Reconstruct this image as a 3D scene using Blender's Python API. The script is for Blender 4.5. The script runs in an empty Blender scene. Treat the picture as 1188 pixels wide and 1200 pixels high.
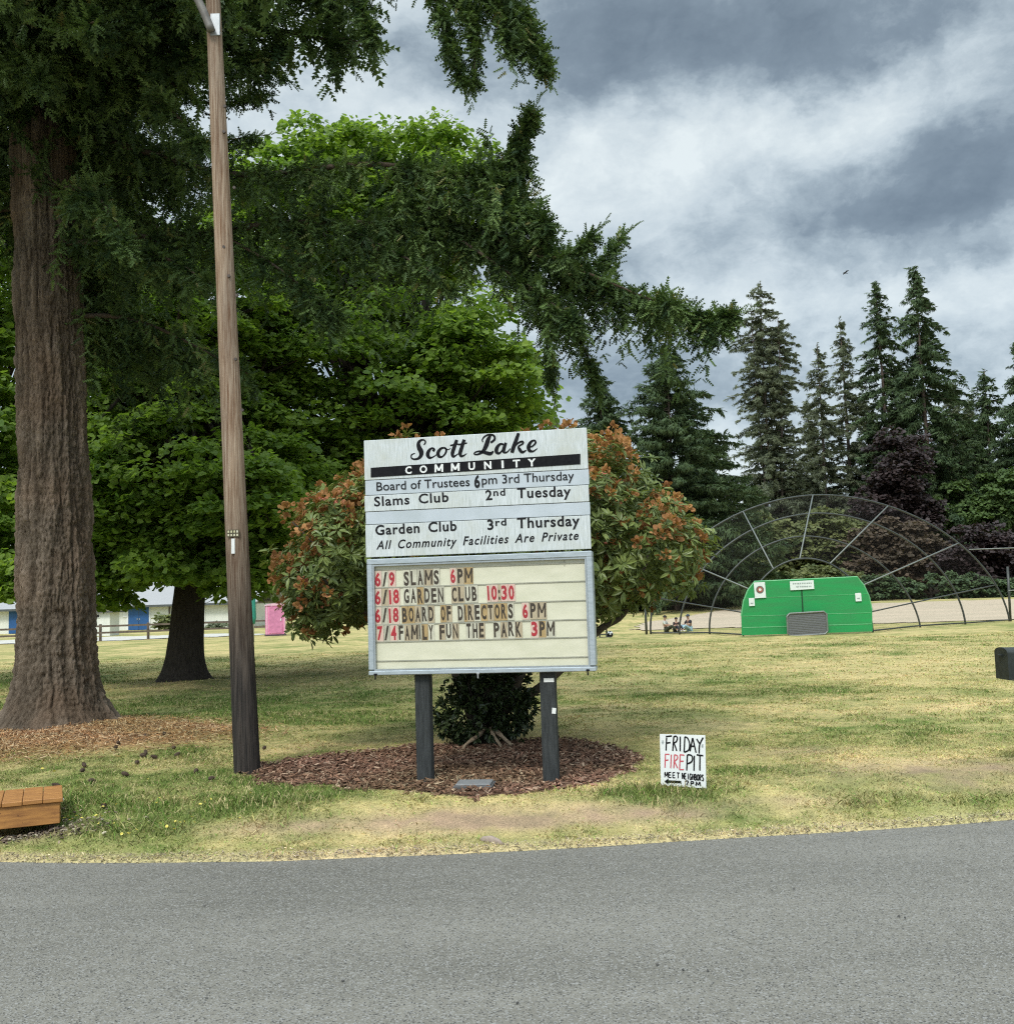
import bpy, math, random
import numpy as np
from mathutils import Vector, Matrix
SC = bpy.context.scene
COL = SC.collection
rng = np.random.default_rng(11)
random.seed(5)
R = math.radians

# ------------------------------------------------------------------ camera
CAM = np.array([0.0, 0.0, 1.75]); PITCH, ROLL, F = R(5.0), R(1.75), 1200.0
fw = np.array([0, math.cos(PITCH), math.sin(PITCH)])
r0 = np.array([1.0, 0, 0]); u0 = np.array([0, -math.sin(PITCH), math.cos(PITCH)])
rt = math.cos(ROLL)*r0 - math.sin(ROLL)*u0
up = math.sin(ROLL)*r0 + math.cos(ROLL)*u0
cd = bpy.data.cameras.new('camera'); cam = bpy.data.objects.new('camera', cd); COL.objects.link(cam)
M = Matrix.Identity(4)
for i in range(3):
    M[i][0], M[i][1], M[i][2], M[i][3] = rt[i], up[i], -fw[i], CAM[i]
cam.matrix_world = M
cd.sensor_fit = 'VERTICAL'; cd.sensor_height = 36; cd.sensor_width = 36; cd.lens = 36.0
cd.clip_start = 0.1; cd.clip_end = 2000
SC.camera = cam

# ------------------------------------------------------------------ world, sun, exposure
SUN_EL, SUN_AZ = R(50), R(200)          # azimuth clockwise from +Y: behind the camera, to the left
w = bpy.data.worlds.new('World'); SC.world = w; w.use_nodes = True
nt = w.node_tree; nt.nodes.clear()
def wn(t, **k):
    n = nt.nodes.new(t)
    for a, b in k.items(): setattr(n, a, b)
    return n
def wm(op, a, b=None, c=None):
    n = wn('ShaderNodeMath', operation=op)
    for i, v in enumerate((a, b, c)):
        if v is None: continue
        if isinstance(v, (int, float)): n.inputs[i].default_value = v
        else: nt.links.new(v, n.inputs[i])
    return n.outputs[0]
tc = wn('ShaderNodeTexCoord'); sep = wn('ShaderNodeSeparateXYZ'); nt.links.new(tc.outputs['Generated'], sep.inputs[0])
EXPO = 0.58
def vm(op, a, b):
    n = wn('ShaderNodeVectorMath', operation=op)
    for i, v in enumerate((a, b)):
        if isinstance(v, tuple): n.inputs[i].default_value = v
        else: nt.links.new(v, n.inputs[i])
    return n
def wnoise(vec, scale, detail, rough, dist=0.0):
    n = wn('ShaderNodeTexNoise'); n.inputs['Scale'].default_value = scale; n.inputs['Detail'].default_value = detail; n.inputs['Roughness'].default_value = rough; n.inputs['Distortion'].default_value = dist
    nt.links.new(vec, n.inputs['Vector']); return n
flat = vm('MULTIPLY', tc.outputs['Generated'], (1.0, 1.0, 1.55)).outputs[0]   # clouds lie in layers: flatter than they are wide
wp = wnoise(flat, 3.2, 6, 0.6); wp2 = wnoise(flat, 11.0, 6, 0.62)
warp = vm('ADD', vm('MULTIPLY', vm('SUBTRACT', wp.outputs['Color'], (.5, .5, .5)).outputs[0], (.20, .20, .11)).outputs[0], vm('MULTIPLY', vm('SUBTRACT', wp2.outputs['Color'], (.5, .5, .5)).outputs[0], (.085, .085, .06)).outputs[0]).outputs[0]
dirw = vm('ADD', tc.outputs['Generated'], warp).outputs[0]
nA = wnoise(flat, 2.3, 8, 0.55, 0.3); nB = wnoise(flat, 7.0, 8, 0.62, 0.25); nC = wnoise(dirw, 15.0, 7, 0.6, 0.1)
val = wm('ADD', wm('ADD', wm('ADD', wm('MULTIPLY', nA.outputs[0], 0.60), wm('MULTIPLY', nB.outputs[0], 0.66)), wm('MULTIPLY', nC.outputs[0], 0.50)), -0.35)
def ray(px, py):
    d = fw + rt*((px-594)/F) + up*((600-py)/F)
    return d/np.linalg.norm(d)
# cloud masses of this sky: bright and dark banks in given directions, ragged by noise
for px, py, wx, wz, amt in ((830, 45, 230, 68, -.21), (1010, 30, 110, 55, -.09), (640, 70, 110, 60, -.10), (770, 190, 170, 42, .15), (930, 150, 110, 26, .11), (900, 215, 70, 22, -.10), (1090, 100, 75, 40, .12), (1165, 45, 50, 50, .10), (860, 92, 170, 26, -.13), (1070, 245, 110, 22, -.12), (690, 130, 60, 30, .10),
                            (1070, 220, 130, 50, -.20), (1160, 180, 70, 60, -.16), (850, 290, 130, 26, -.12), (1010, 275, 170, 16, .14), (1060, 338, 230, 22, .20), (840, 345, 120, 26, .08), (840, 440, 130, 50, -.10), (1160, 400, 100, 40, -.05),
                            (880, 565, 90, 50, .25), (330, 120, 80, 90, .14), (470, 150, 110, 35, .10), (560, 110, 70, 30, -.10), (740, 260, 80, 25, .10)):
    d = ray(px, py)
    df = vm('MULTIPLY', vm('SUBTRACT', dirw, tuple(d)).outputs[0], (F/wx, F/wx, F/wz)).outputs[0]
    g = wm('POWER', math.e, wm('MULTIPLY', vm('DOT_PRODUCT', df, df).outputs['Value'], -0.7))
    val = wm('ADD', val, wm('MULTIPLY', g, amt))
ramp = wn('ShaderNodeValToRGB'); nt.links.new(val, ramp.inputs[0])
e = ramp.color_ramp.elements; kx = 2**-EXPO
def ck(c): return tuple(q*kx for q in c)+(1,)
e[0].position = 0.10; e[0].color = ck((0.165, 0.215, 0.262))
e[1].position = 0.82; e[1].color = ck((0.86, 0.94, 0.95))
for p, c in ((0.32, (0.245, 0.31, 0.365)), (0.47, (0.42, 0.505, 0.56)), (0.60, (0.62, 0.71, 0.755))):
    q = ramp.color_ramp.elements.new(p); q.color = ck(c)
# an overcast sky is brighter overhead than low down
zb = wn('ShaderNodeMapRange', interpolation_type='SMOOTHSTEP'); nt.links.new(sep.outputs[2], zb.inputs[0])
for i, v in ((1, 0.50), (2, 0.95), (3, 10.0), (4, 30.0)): zb.inputs[i].default_value = v
sc_ = wn('ShaderNodeVectorMath', operation='SCALE'); nt.links.new(ramp.outputs[0], sc_.inputs[0]); 
SD = (math.cos(SUN_EL)*math.sin(SUN_AZ), math.cos(SUN_EL)*math.cos(SUN_AZ), math.sin(SUN_EL))
gl = wm('POWER', math.e, wm('DIVIDE', wm('SUBTRACT', vm('DOT_PRODUCT', tc.outputs['Generated'], SD).outputs['Value'], 1.0), 0.12))   # glow added to the cloud round the hidden sun, to light upright faces
nt.links.new(wm('ADD', zb.outputs[0], wm('MULTIPLY', gl, 32.0)), sc_.inputs['Scale'])
sky = wn('ShaderNodeTexSky', sky_type='NISHITA'); sky.sun_disc = False; sky.sun_elevation = SUN_EL; sky.sun_rotation = SUN_AZ
mx = wn('ShaderNodeMix', data_type='RGBA'); mx.inputs[0].default_value = 0.88
nt.links.new(sky.outputs[0], mx.inputs[6]); nt.links.new(sc_.outputs[0], mx.inputs[7])
bg = wn('ShaderNodeBackground'); bg.inputs[1].default_value = 0.10; nt.links.new(mx.outputs[2], bg.inputs[0])
wo = wn('ShaderNodeOutputWorld'); nt.links.new(bg.outputs[0], wo.inputs[0])

sl = bpy.data.lights.new('sun', 'SUN'); sl.energy = 1.5; sl.angle = R(14); sl.color = (1, 0.95, 0.87)
so = bpy.data.objects.new('sun', sl); COL.objects.link(so)
sd = Vector((math.cos(SUN_EL)*math.sin(SUN_AZ), math.cos(SUN_EL)*math.cos(SUN_AZ), math.sin(SUN_EL)))
so.rotation_euler = sd.to_track_quat('Z', 'Y').to_euler(); so.location = (0, -10, 40)
vs = SC.view_settings; vs.view_transform = 'Standard'; vs.look = 'None'; vs.exposure = EXPO; vs.gamma = 1.0; vs.use_curve_mapping = False
SC.cycles.use_denoising = False; SC.cycles.filter_width = 1.15; SC.cycles.sample_clamp_indirect = 4.0
SC.cycles.max_bounces = 6; SC.cycles.diffuse_bounces = 3; SC.cycles.transparent_max_bounces = 12

# ------------------------------------------------------------------ pixel helpers: where a thing stands, from the photo
def at(px, py, Y):
    d = ray(px, py); return CAM + d*((Y-CAM[1])/d[1])
def gp(px, py, z=0.165):
    d = ray(px, py); return CAM + d*((z-CAM[2])/d[2])
def proj(P):
    q = np.asarray(P)-CAM; dz = q@fw; return np.stack([594+F*(q@rt)/dz, 600-F*(q@up)/dz], -1)
def sm(a, b, x):
    t = np.clip((np.asarray(x, float)-a)/(b-a), 0, 1); return t*t*(3-2*t)
def hsh(ix, iy, seed):
    n = (ix.astype(np.int64)*374761393 + iy.astype(np.int64)*668265263 + seed*1274126177) & 0xffffffff
    n = ((n ^ (n >> 13))*1274126177) & 0xffffffff
    return ((n ^ (n >> 16)) & 0xffff)/65535.0
def vn(x, y, seed=0, perx=None):
    x = np.asarray(x, float); y = np.asarray(y, float)
    ix = np.floor(x); iy = np.floor(y); fx = x-ix; fy = y-iy; fx = fx*fx*(3-2*fx); fy = fy*fy*(3-2*fy)
    i0, i1 = ix, ix+1
    if perx: i0, i1 = i0 % perx, i1 % perx
    a = hsh(i0, iy, seed); b = hsh(i1, iy, seed); c = hsh(i0, iy+1, seed); d = hsh(i1, iy+1, seed)
    return (a*(1-fx)+b*fx)*(1-fy)+(c*(1-fx)+d*fx)*fy
def fbm(x, y, seed=0, o=4):
    s = 0; a = 0.5; t = 0
    for i in range(o):
        s = s+a*vn(x*2**i, y*2**i, seed+i*17); t += a; a *= 0.5
    return s/t
def unit(v): return v/np.maximum(np.linalg.norm(v, axis=-1, keepdims=True), 1e-9)

# ------------------------------------------------------------------ object helpers
def setp(o, label=None, cat=None, group=None, kind=None):
    for k, v in (('label', label), ('category', cat), ('group', group), ('kind', kind)):
        if v: o[k] = v
    return o
def thing(name, label, cat, loc=(0, 0, 0), rotz=0, group=None):
    o = bpy.data.objects.new(name, None); COL.objects.link(o); o.empty_display_size = 0.2
    o.location = tuple(loc); o.rotation_euler = (0, 0, rotz)
    return setp(o, label, cat, group)
def mk(name, V, FS, mats, parent=None, smooth=False, attr=None, cols=None, mi=None, org=None):
    """V (n,3); FS a list of (m,k) int arrays"""
    V = np.asarray(V, np.float64)
    if org is not None: V = V-np.asarray(org)
    me = bpy.data.meshes.new(name)
    FS = [np.asarray(f, np.int64) for f in FS if len(f)]
    loops = np.concatenate([f.ravel() for f in FS]); tot = np.concatenate([np.full(len(f), f.shape[1]) for f in FS])
    st = np.concatenate([[0], np.cumsum(tot)[:-1]])
    me.vertices.add(len(V)); me.vertices.foreach_set('co', V.astype(np.float32).ravel())
    me.loops.add(len(loops)); me.loops.foreach_set('vertex_index', loops.astype(np.int32))
    me.polygons.add(len(tot)); me.polygons.foreach_set('loop_start', st.astype(np.int32))
    if mi is not None: me.polygons.foreach_set('material_index', np.asarray(mi, np.int32))
    me.polygons.foreach_set('use_smooth', np.full(len(tot), bool(smooth)))
    me.update(calc_edges=True); me.validate()
    if attr is not None:
        a = me.attributes.new('tint', 'FLOAT', 'POINT'); a.data.foreach_set('value', np.asarray(attr, np.float32))
    if cols is not None:
        a = me.attributes.new('col', 'FLOAT_COLOR', 'POINT')
        a.data.foreach_set('color', np.concatenate([cols, np.ones((len(cols), 1))], 1).astype(np.float32).ravel())
    for m in (mats if isinstance(mats, (list, tuple)) else [mats]): me.materials.append(m)
    o = bpy.data.objects.new(name, me); COL.objects.link(o)
    if parent: o.parent = parent
    return o
class MB:
    def __init__(s): s.v = []; s.f = []; s.m = []; s.n = 0; s.cur = 0
    def add(s, V, faces):
        V = np.asarray(V, float); s.v.append(V)
        for f in faces: s.f.append([i+s.n for i in f]); s.m.append(s.cur)
        s.n += len(V); return s
    def box(s, c, d, rz=0, rx=0, bev=0.0, ry=0):
        x, y, z = d[0]/2, d[1]/2, d[2]/2
        if bev > 0:
            b = min(bev, 0.45*min(d)); P = []
            for sx in (-1, 1):
                for sy in (-1, 1):
                    for sz in (-1, 1):
                        P += [(sx*(x-b), sy*(y-b), sz*z), (sx*(x-b), sy*y, sz*(z-b)), (sx*x, sy*(y-b), sz*(z-b))]
            V = np.array(P)
            def ix(a, bb, c_, k): return ((a > 0)*4+(bb > 0)*2+(c_ > 0))*3+k
            Fc = []
            for sg in (-1, 1):
                q = [ix(-1, -1, sg, 0), ix(1, -1, sg, 0), ix(1, 1, sg, 0), ix(-1, 1, sg, 0)]; Fc.append(q if sg > 0 else q[::-1])
                q = [ix(-1, sg, -1, 1), ix(1, sg, -1, 1), ix(1, sg, 1, 1), ix(-1, sg, 1, 1)]; Fc.append(q[::-1] if sg > 0 else q)
                q = [ix(sg, -1, -1, 2), ix(sg, 1, -1, 2), ix(sg, 1, 1, 2), ix(sg, -1, 1, 2)]; Fc.append(q if sg > 0 else q[::-1])
            for a in (-1, 1):
                for b2 in (-1, 1):
                    Fc.append([ix(-1, a, b2, 0), ix(1, a, b2, 0), ix(1, a, b2, 1), ix(-1, a, b2, 1)])
                    Fc.append([ix(a, -1, b2, 0), ix(a, 1, b2, 0), ix(a, 1, b2, 2), ix(a, -1, b2, 2)])
                    Fc.append([ix(a, b2, -1, 1), ix(a, b2, 1, 1), ix(a, b2, 1, 2), ix(a, b2, -1, 2)])
                    for c_ in (-1, 1): Fc.append([ix(a, b2, c_, 0), ix(a, b2, c_, 1), ix(a, b2, c_, 2)])
        else:
            V = np.array([(-x, -y, -z), (x, -y, -z), (x, y, -z), (-x, y, -z), (-x, -y, z), (x, -y, z), (x, y, z), (-x, y, z)])
            Fc = [(0, 3, 2, 1), (4, 5, 6, 7), (0, 1, 5, 4), (1, 2, 6, 5), (2, 3, 7, 6), (3, 0, 4, 7)]
        Mx = np.array(Matrix.Rotation(rz, 3, 'Z') @ Matrix.Rotation(ry, 3, 'Y') @ Matrix.Rotation(rx, 3, 'X'))
        return s.add(V@Mx.T+np.asarray(c), Fc)
    def tube(s, P, rad, n=8, cap=True):
        P = np.asarray(P, float); k = len(P); rad = np.full(k, rad) if np.isscalar(rad) else np.asarray(rad)
        T = unit(np.gradient(P, axis=0)); V = []; ref = np.array([0.3, 0.9, 0.2]) if abs(T[0][2]) > 0.8 else np.array([0, 0, 1.0])
        X = unit(np.cross(T[0], ref))
        for i in range(k):
            X = unit(X-T[i]*np.dot(X, T[i])); Y = np.cross(T[i], X)
            a = np.arange(n)*2*math.pi/n
            V.append(P[i]+rad[i]*(np.cos(a)[:, None]*X+np.sin(a)[:, None]*Y))
        Fc = [(i*n+j, i*n+(j+1) % n, (i+1)*n+(j+1) % n, (i+1)*n+j) for i in range(k-1) for j in range(n)]
        if cap: Fc += [list(range(n))[::-1], list(range((k-1)*n, k*n))]
        return s.add(np.concatenate(V), Fc)
    def prism(s, pts, vec):
        pts = np.asarray(pts, float); n = len(pts); V = np.concatenate([pts, pts+np.asarray(vec)])
        return s.add(V, [list(range(n))[::-1], list(range(n, 2*n))]+[(i, (i+1) % n, n+(i+1) % n, n+i) for i in range(n)])
    def build(s, name, mats, parent=None, smooth=False, org=None, attr=None):
        V = np.concatenate(s.v); by = {}
        for f, m in zip(s.f, s.m): by.setdefault(len(f), []).append((f, m))
        FS = [np.array([q[0] for q in by[k]]) for k in by]; mi = [q[1] for k in by for q in by[k]]
        return mk(name, V, FS, mats, parent, smooth, mi=mi, org=org, attr=attr)

# ------------------------------------------------------------------ materials
MATS = {}
def newmat(name):
    m = bpy.data.materials.new(name); m.use_nodes = True; t = m.node_tree
    return m, t, t.nodes['Principled BSDF']
def nd(t, ty, **k):
    n = t.nodes.new(ty)
    for a, b in k.items(): setattr(n, a, b)
    return n
def noise(t, scale, detail=4, rough=0.55, vec=None, dist=0):
    n = nd(t, 'ShaderNodeTexNoise'); n.inputs['Scale'].default_value = scale; n.inputs['Detail'].default_value = detail; n.inputs['Roughness'].default_value = rough; n.inputs['Distortion'].default_value = dist
    if vec is not None: t.links.new(vec, n.inputs['Vector'])
    return n.outputs[0]
def mixc(t, fac, a, b, blend='MIX'):
    n = nd(t, 'ShaderNodeMix', data_type='RGBA', blend_type=blend)
    for i, v in ((0, fac), (6, a), (7, b)):
        if isinstance(v, (int, float)): n.inputs[i].default_value = v
        elif isinstance(v, tuple): n.inputs[i].default_value = (*v, 1) if len(v) == 3 else v
        else: t.links.new(v, n.inputs[i])
    return n.outputs[2]
def rng_(t, v, a, b, c=0.0, d=1.0):
    n = nd(t, 'ShaderNodeMapRange'); t.links.new(v, n.inputs[0])
    for i, q in ((1, a), (2, b), (3, c), (4, d)): n.inputs[i].default_value = q
    return n.outputs[0]
def objvec(t, scale=(1, 1, 1)):
    c = nd(t, 'ShaderNodeTexCoord'); m = nd(t, 'ShaderNodeMapping'); m.inputs['Scale'].default_value = scale
    t.links.new(c.outputs['Object'], m.inputs[0]); return m.outputs[0]
def bump(t, b, h, strength, dist=0.01):
    n = nd(t, 'ShaderNodeBump'); n.inputs['Strength'].default_value = strength; n.inputs['Distance'].default_value = dist
    t.links.new(h, n.inputs['Height']); t.links.new(n.outputs[0], b.inputs['Normal'])
def plain(name, col, rough=0.6, col2=None, scale=6, stretch=(1, 1, 1), bmp=0.0, bscale=40, metal=0.0, spec=0.4, lo=0.35, hi=0.65):
    m, t, b = newmat(name); v = objvec(t, stretch)
    c2 = col2 or tuple(0.75*c for c in col)
    n = noise(t, scale, 6, 0.6, v); t.links.new(mixc(t, rng_(t, n, lo, hi), col, c2), b.inputs['Base Color'])
    b.inputs['Roughness'].default_value = rough; b.inputs['Metallic'].default_value = metal; b.inputs['Specular IOR Level'].default_value = spec
    if bmp: bump(t, b, noise(t, bscale, 5, 0.6, v), bmp)
    return m
def leafmat(name, ca, cb, cc=None, transl=0.3, rough=0.5, spec=0.3):
    m, t, b = newmat(name)
    a = nd(t, 'ShaderNodeAttribute', attribute_name='tint')
    rp = nd(t, 'ShaderNodeValToRGB'); t.links.new(a.outputs['Fac'], rp.inputs[0])
    rp.color_ramp.elements[0].color = (*ca, 1); rp.color_ramp.elements[1].color = (*cb, 1)
    if cc: q = rp.color_ramp.elements.new(0.92); q.color = (*cb, 1); rp.color_ramp.elements[-1].color = (*cc, 1)
    t.links.new(rp.outputs[0], b.inputs['Base Color']); b.inputs['Roughness'].default_value = rough; b.inputs['Specular IOR Level'].default_value = spec
    if transl:
        tr = nd(t, 'ShaderNodeBsdfTranslucent'); t.links.new(mixc(t, 1.0, rp.outputs[0], (1.25, 1.3, 0.6), 'MULTIPLY'), tr.inputs[0])
        ms = nd(t, 'ShaderNodeMixShader'); ms.inputs[0].default_value = transl
        t.links.new(b.outputs[0], ms.inputs[1]); t.links.new(tr.outputs[0], ms.inputs[2])
        t.links.new(ms.outputs[0], t.nodes['Material Output'].inputs[0])
    return m
def colmat(name, rough=0.9, fine=120, amt=0.5, bmp=0.3, transl=0.0):
    """albedo from the 'col' attribute, broken up by fine noise"""
    m, t, b = newmat(name)
    a = nd(t, 'ShaderNodeAttribute', attribute_name='col')
    v = objvec(t); n = noise(t, fine, 5, 0.7, v); n2 = noise(t, 7, 6, 0.65, v); n3 = noise(t, 0.9, 5, 0.6, objvec(t, (0.55, 1, 1)))
    c = mixc(t, 1.0, a.outputs['Color'], mixc(t, rng_(t, n, 0.3, 0.7), (1-amt,)*3, (1+amt,)*3), 'MULTIPLY')
    c = mixc(t, 1.0, c, mixc(t, rng_(t, n2, 0.3, 0.7), (0.78, 0.80, 0.8), (1.22, 1.18, 1.15)), 'MULTIPLY')
    c = mixc(t, 1.0, c, mixc(t, rng_(t, n3, 0.3, 0.7), (0.82, 0.90, 0.80), (1.18, 1.1, 1.2)), 'MULTIPLY')
    t.links.new(c, b.inputs['Base Color']); b.inputs['Roughness'].default_value = rough; b.inputs['Specular IOR Level'].default_value = 0.15
    if bmp: bump(t, b, n, bmp, 0.02)
    return m

m_ground = colmat('lawn_ground', 0.95, 70, 0.45, 0.5)
m_blade = colmat('grass_blade', 0.75, 3, 0.1, 0)
m_black = plain('black_vinyl', (0.008, 0.008, 0.010), 0.8, (0.014, 0.014, 0.016), 30, spec=.12)
m_white = plain('white_paint', (0.78, 0.79, 0.78), 0.55, (0.66, 0.68, 0.66), 5)
m_gal = plain('galvanised_metal', (0.42, 0.44, 0.45), 0.45, (0.32, 0.34, 0.35), 14, metal=0.5)
m_dkpost = plain('weathered_dark_post', (0.022, 0.025, 0.026), 0.85, (0.045, 0.050, 0.051), 9, (6, 6, 0.6), 0.5, 40)

# asphalt
m_road, t, b = newmat('asphalt'); v = objvec(t)
vo = nd(t, 'ShaderNodeTexVoronoi'); vo.inputs['Scale'].default_value = 135; t.links.new(v, vo.inputs['Vector'])
sp = nd(t, 'ShaderNodeSeparateColor'); t.links.new(vo.outputs['Color'], sp.inputs[0])
big = noise(t, 0.55, 6, 0.62, objvec(t, (0.30, 1.5, 1)), 0.4); fine = noise(t, 210, 3, 0.7, v); med = noise(t, 9, 5, 0.7, v)
c = mixc(t, rng_(t, big, 0.3, 0.7), (0.140, 0.133, 0.113), (0.222, 0.210, 0.180))
c = mixc(t, 1.0, c, mixc(t, rng_(t, med, 0.3, 0.7), (0.88,)*3, (1.12,)*3), 'MULTIPLY')
c = mixc(t, rng_(t, sp.outputs[0], 0.70, 0.92), c, (0.27, 0.265, 0.25)); c = mixc(t, rng_(t, sp.outputs[1], 0.80, 0.95), c, (0.075, 0.073, 0.068))
c = mixc(t, 1.0, c, mixc(t, rng_(t, fine, 0.3, 0.7), (0.80,)*3, (1.20,)*3), 'MULTIPLY')
t.links.new(c, b.inputs['Base Color']); b.inputs['Roughness'].default_value = 0.85; b.inputs['Specular IOR Level'].default_value = 0.2
bump(t, b, vo.outputs['Distance'], 0.35, 0.004)

# ------------------------------------------------------------------ terrain
EDGE = np.array([gp(px, py, 0.01)[:2] for px, py in ((0, 1006), (100, 1007), (200, 1006.5), (320, 1005), (420, 1001), (500, 998), (600, 993.5), (700, 988), (800, 981.5), (900, 975.5), (1000, 970), (1100, 963.5), (1188, 956.5))])
ex = np.concatenate([[-200, -30, -12], EDGE[:, 0], [12, 30, 200]]); ey = np.concatenate([[60, 13, 8.4], EDGE[:, 1], [9.6, 17, 110]])
def yedge(x): return np.interp(x, ex, ey)
SPR = at(68, 850, 14.0); MAP = gp(216, 800, 0.2)
HOLE = gp(12, 982, 0.05)
def gz(x, y):
    x = np.asarray(x, float); y = np.asarray(y, float); d = y-yedge(x)
    s = sm(0, 1.25, d)
    z = 0.012+0.150*s+(fbm(x*1.3, y*1.3, 3)-0.5)*0.07*s+(fbm(x*7, y*7, 9, 3)-0.5)*0.022*sm(0, .3, d)
    z = z-0.09*sm(0.0, 0.12, -d)*sm(-7, -5.5, y)
    z = z+0.16*np.exp(-((x-SPR[0])**2+(y-SPR[1]+.2)**2)/(2*1.15**2))
    z = z+0.06*np.exp(-((x-SPR[0]-1.6)**2/0.8+(y-SPR[1]+1.0)**2/.5))
    z = z+0.12*np.exp(-((x-MAP[0])**2+(y-MAP[1])**2)/(2*1.1**2))
    z = z-0.16*np.exp(-(((x-HOLE[0]+.25)/0.50)**2+((y-HOLE[1]-.28)/0.22)**2))
    z = z+0.62*sm(50, 95, y)*sm(-14, 3, x)
    z = z+0.9*sm(120, 300, y)
    return z
BED = np.array([gp(px, py, 0.17)[:2] for px, py in ((277, 906), (330, 891), (420, 881), (510, 872), (640, 866), (700, 871), (750, 884), (742, 900), (700, 917), (610, 929), (520, 932), (420, 924), (330, 915))])
def inpoly(x, y, P):
    r = np.zeros(np.shape(x), bool); j = len(P)-1
    for i in range(len(P)):
        c = ((P[i, 1] > y) != (P[j, 1] > y)) & (x < (P[j, 0]-P[i, 0])*(y-P[i, 1])/(P[j, 1]-P[i, 1]+1e-12)+P[i, 0])
        r ^= c; j = i
    return r
def bedmask(x, y):
    j = 0.42*(fbm(x*3, y*3, 31)-0.5); return inpoly(x+j, y+0.8*j, BED)
def blob(x, y, px, py, rx, ry, z=0.165):
    c = gp(px, py, z)
    for _ in range(3): c = gp(px, py, float(gz(c[0], c[1])))
    return np.exp(-(((x-c[0])/rx)**2+((y-c[1])/ry)**2))
cG = np.array([0.135, 0.180, 0.046]); cD = np.array([0.480, 0.395, 0.180]); cS = np.array([0.50, 0.42, 0.22])
cB = np.array([0.330, 0.235, 0.160]); cN = np.array([0.400, 0.245, 0.115]); cM = np.array([0.125, 0.075, 0.050])
def gfields(x, y):
    d = y-yedge(x)
    t = 0.56+1.2*(fbm(x*0.42, y*0.42, 5, 4)-0.5)+1.0*(fbm(x*1.9, y*1.9, 8, 3)-0.5)+.8*(fbm(x*6.5, y*6.5, 14, 3)-0.5)
    t = t+0.10*sm(14, 34, y)
    t = t+0.22*blob(x, y, 1080, 790, 3.5, 3)+0.10*blob(x, y, 700, 770, 5, 4)
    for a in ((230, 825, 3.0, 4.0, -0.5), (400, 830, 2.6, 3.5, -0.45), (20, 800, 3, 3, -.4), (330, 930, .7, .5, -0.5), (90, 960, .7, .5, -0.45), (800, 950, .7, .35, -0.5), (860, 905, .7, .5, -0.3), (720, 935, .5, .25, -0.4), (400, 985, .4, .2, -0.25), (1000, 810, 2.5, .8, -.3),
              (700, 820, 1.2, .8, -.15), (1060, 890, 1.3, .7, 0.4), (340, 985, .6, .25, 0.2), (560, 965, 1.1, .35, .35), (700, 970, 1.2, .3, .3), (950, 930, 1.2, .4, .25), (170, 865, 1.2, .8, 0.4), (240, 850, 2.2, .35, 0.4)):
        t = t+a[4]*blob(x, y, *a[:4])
    straw = np.clip(sm(0.22, 0.02, d)*0.9+0.35*sm(.35, .65, fbm(x*5, y*5, 41, 3))*sm(1.2, .3, d)*sm(-3, -1, x), 0, 1)
    dirt = 1.15*blob(x, y, 570, 972, .85, .24)+.6*blob(x, y, 780, 975, .5, .14)+0.75*blob(x, y, 1110, 905, 1.3, .55)+.5*blob(x, y, 940, 880, .6, .4)+0.6*blob(x, y, 15, 985, .6, .25)+.4*blob(x, y, 700, 955, .3, .2)
    dirt = dirt+.55*blob(x, y, 320, 985, .7, .18)+.35*blob(x, y, 900, 965, 1.0, .15)
    dirt = np.clip(dirt*(0.35+1.7*fbm(x*5, y*5, 51, 4))-0.12, 0, 0.95)
    ned = np.clip(1.25*np.exp(-(((x-SPR[0])/2.0)**2+((y-SPR[1]+.8)/1.6)**2))+0.9*np.exp(-(((x-SPR[0]-1.6)/.95)**2+((y-SPR[1]+.7)/.8)**2)), 0, 1)
    ned = np.clip(ned*(0.6+0.9*fbm(x*3, y*3, 61, 3))-0.08, 0, .95)
    return t, straw, dirt, ned
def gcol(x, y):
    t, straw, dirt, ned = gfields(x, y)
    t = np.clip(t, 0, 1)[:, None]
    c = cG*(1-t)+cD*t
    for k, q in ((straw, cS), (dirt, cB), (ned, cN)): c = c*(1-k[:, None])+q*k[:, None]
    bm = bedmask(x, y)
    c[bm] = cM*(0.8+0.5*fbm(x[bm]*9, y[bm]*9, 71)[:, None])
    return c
def axis(segs):
    out = []
    for a, b_, n in segs: out.append(np.linspace(a, b_, n, endpoint=False))
    return np.concatenate(out+[[segs[-1][1]]])
xs = axis(((-500, -60, 12), (-60, -20, 30), (-20, -8, 60), (-8, 8, 260), (8, 20, 60), (20, 80, 40), (80, 500, 14)))
ys = axis(((-40, 3, 8), (3, 6.6, 10), (6.6, 12.5, 150), (12.5, 20, 80), (20, 50, 110), (50, 130, 60), (130, 900, 20)))
X, Y = np.meshgrid(xs, ys); xf, yf = X.ravel(), Y.ravel(); nx, ny = len(xs), len(ys)
G = np.stack([xf, yf, gz(xf, yf)], 1)
ii = (np.arange(ny-1)[:, None]*nx+np.arange(nx-1)).ravel()
gnd = mk('ground', G, [np.stack([ii, ii+1, ii+nx+1, ii+nx], 1)], m_ground, smooth=True, cols=gcol(xf, yf)); setp(gnd, kind='structure', label='dry patchy lawn with bank beside the road')
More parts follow.
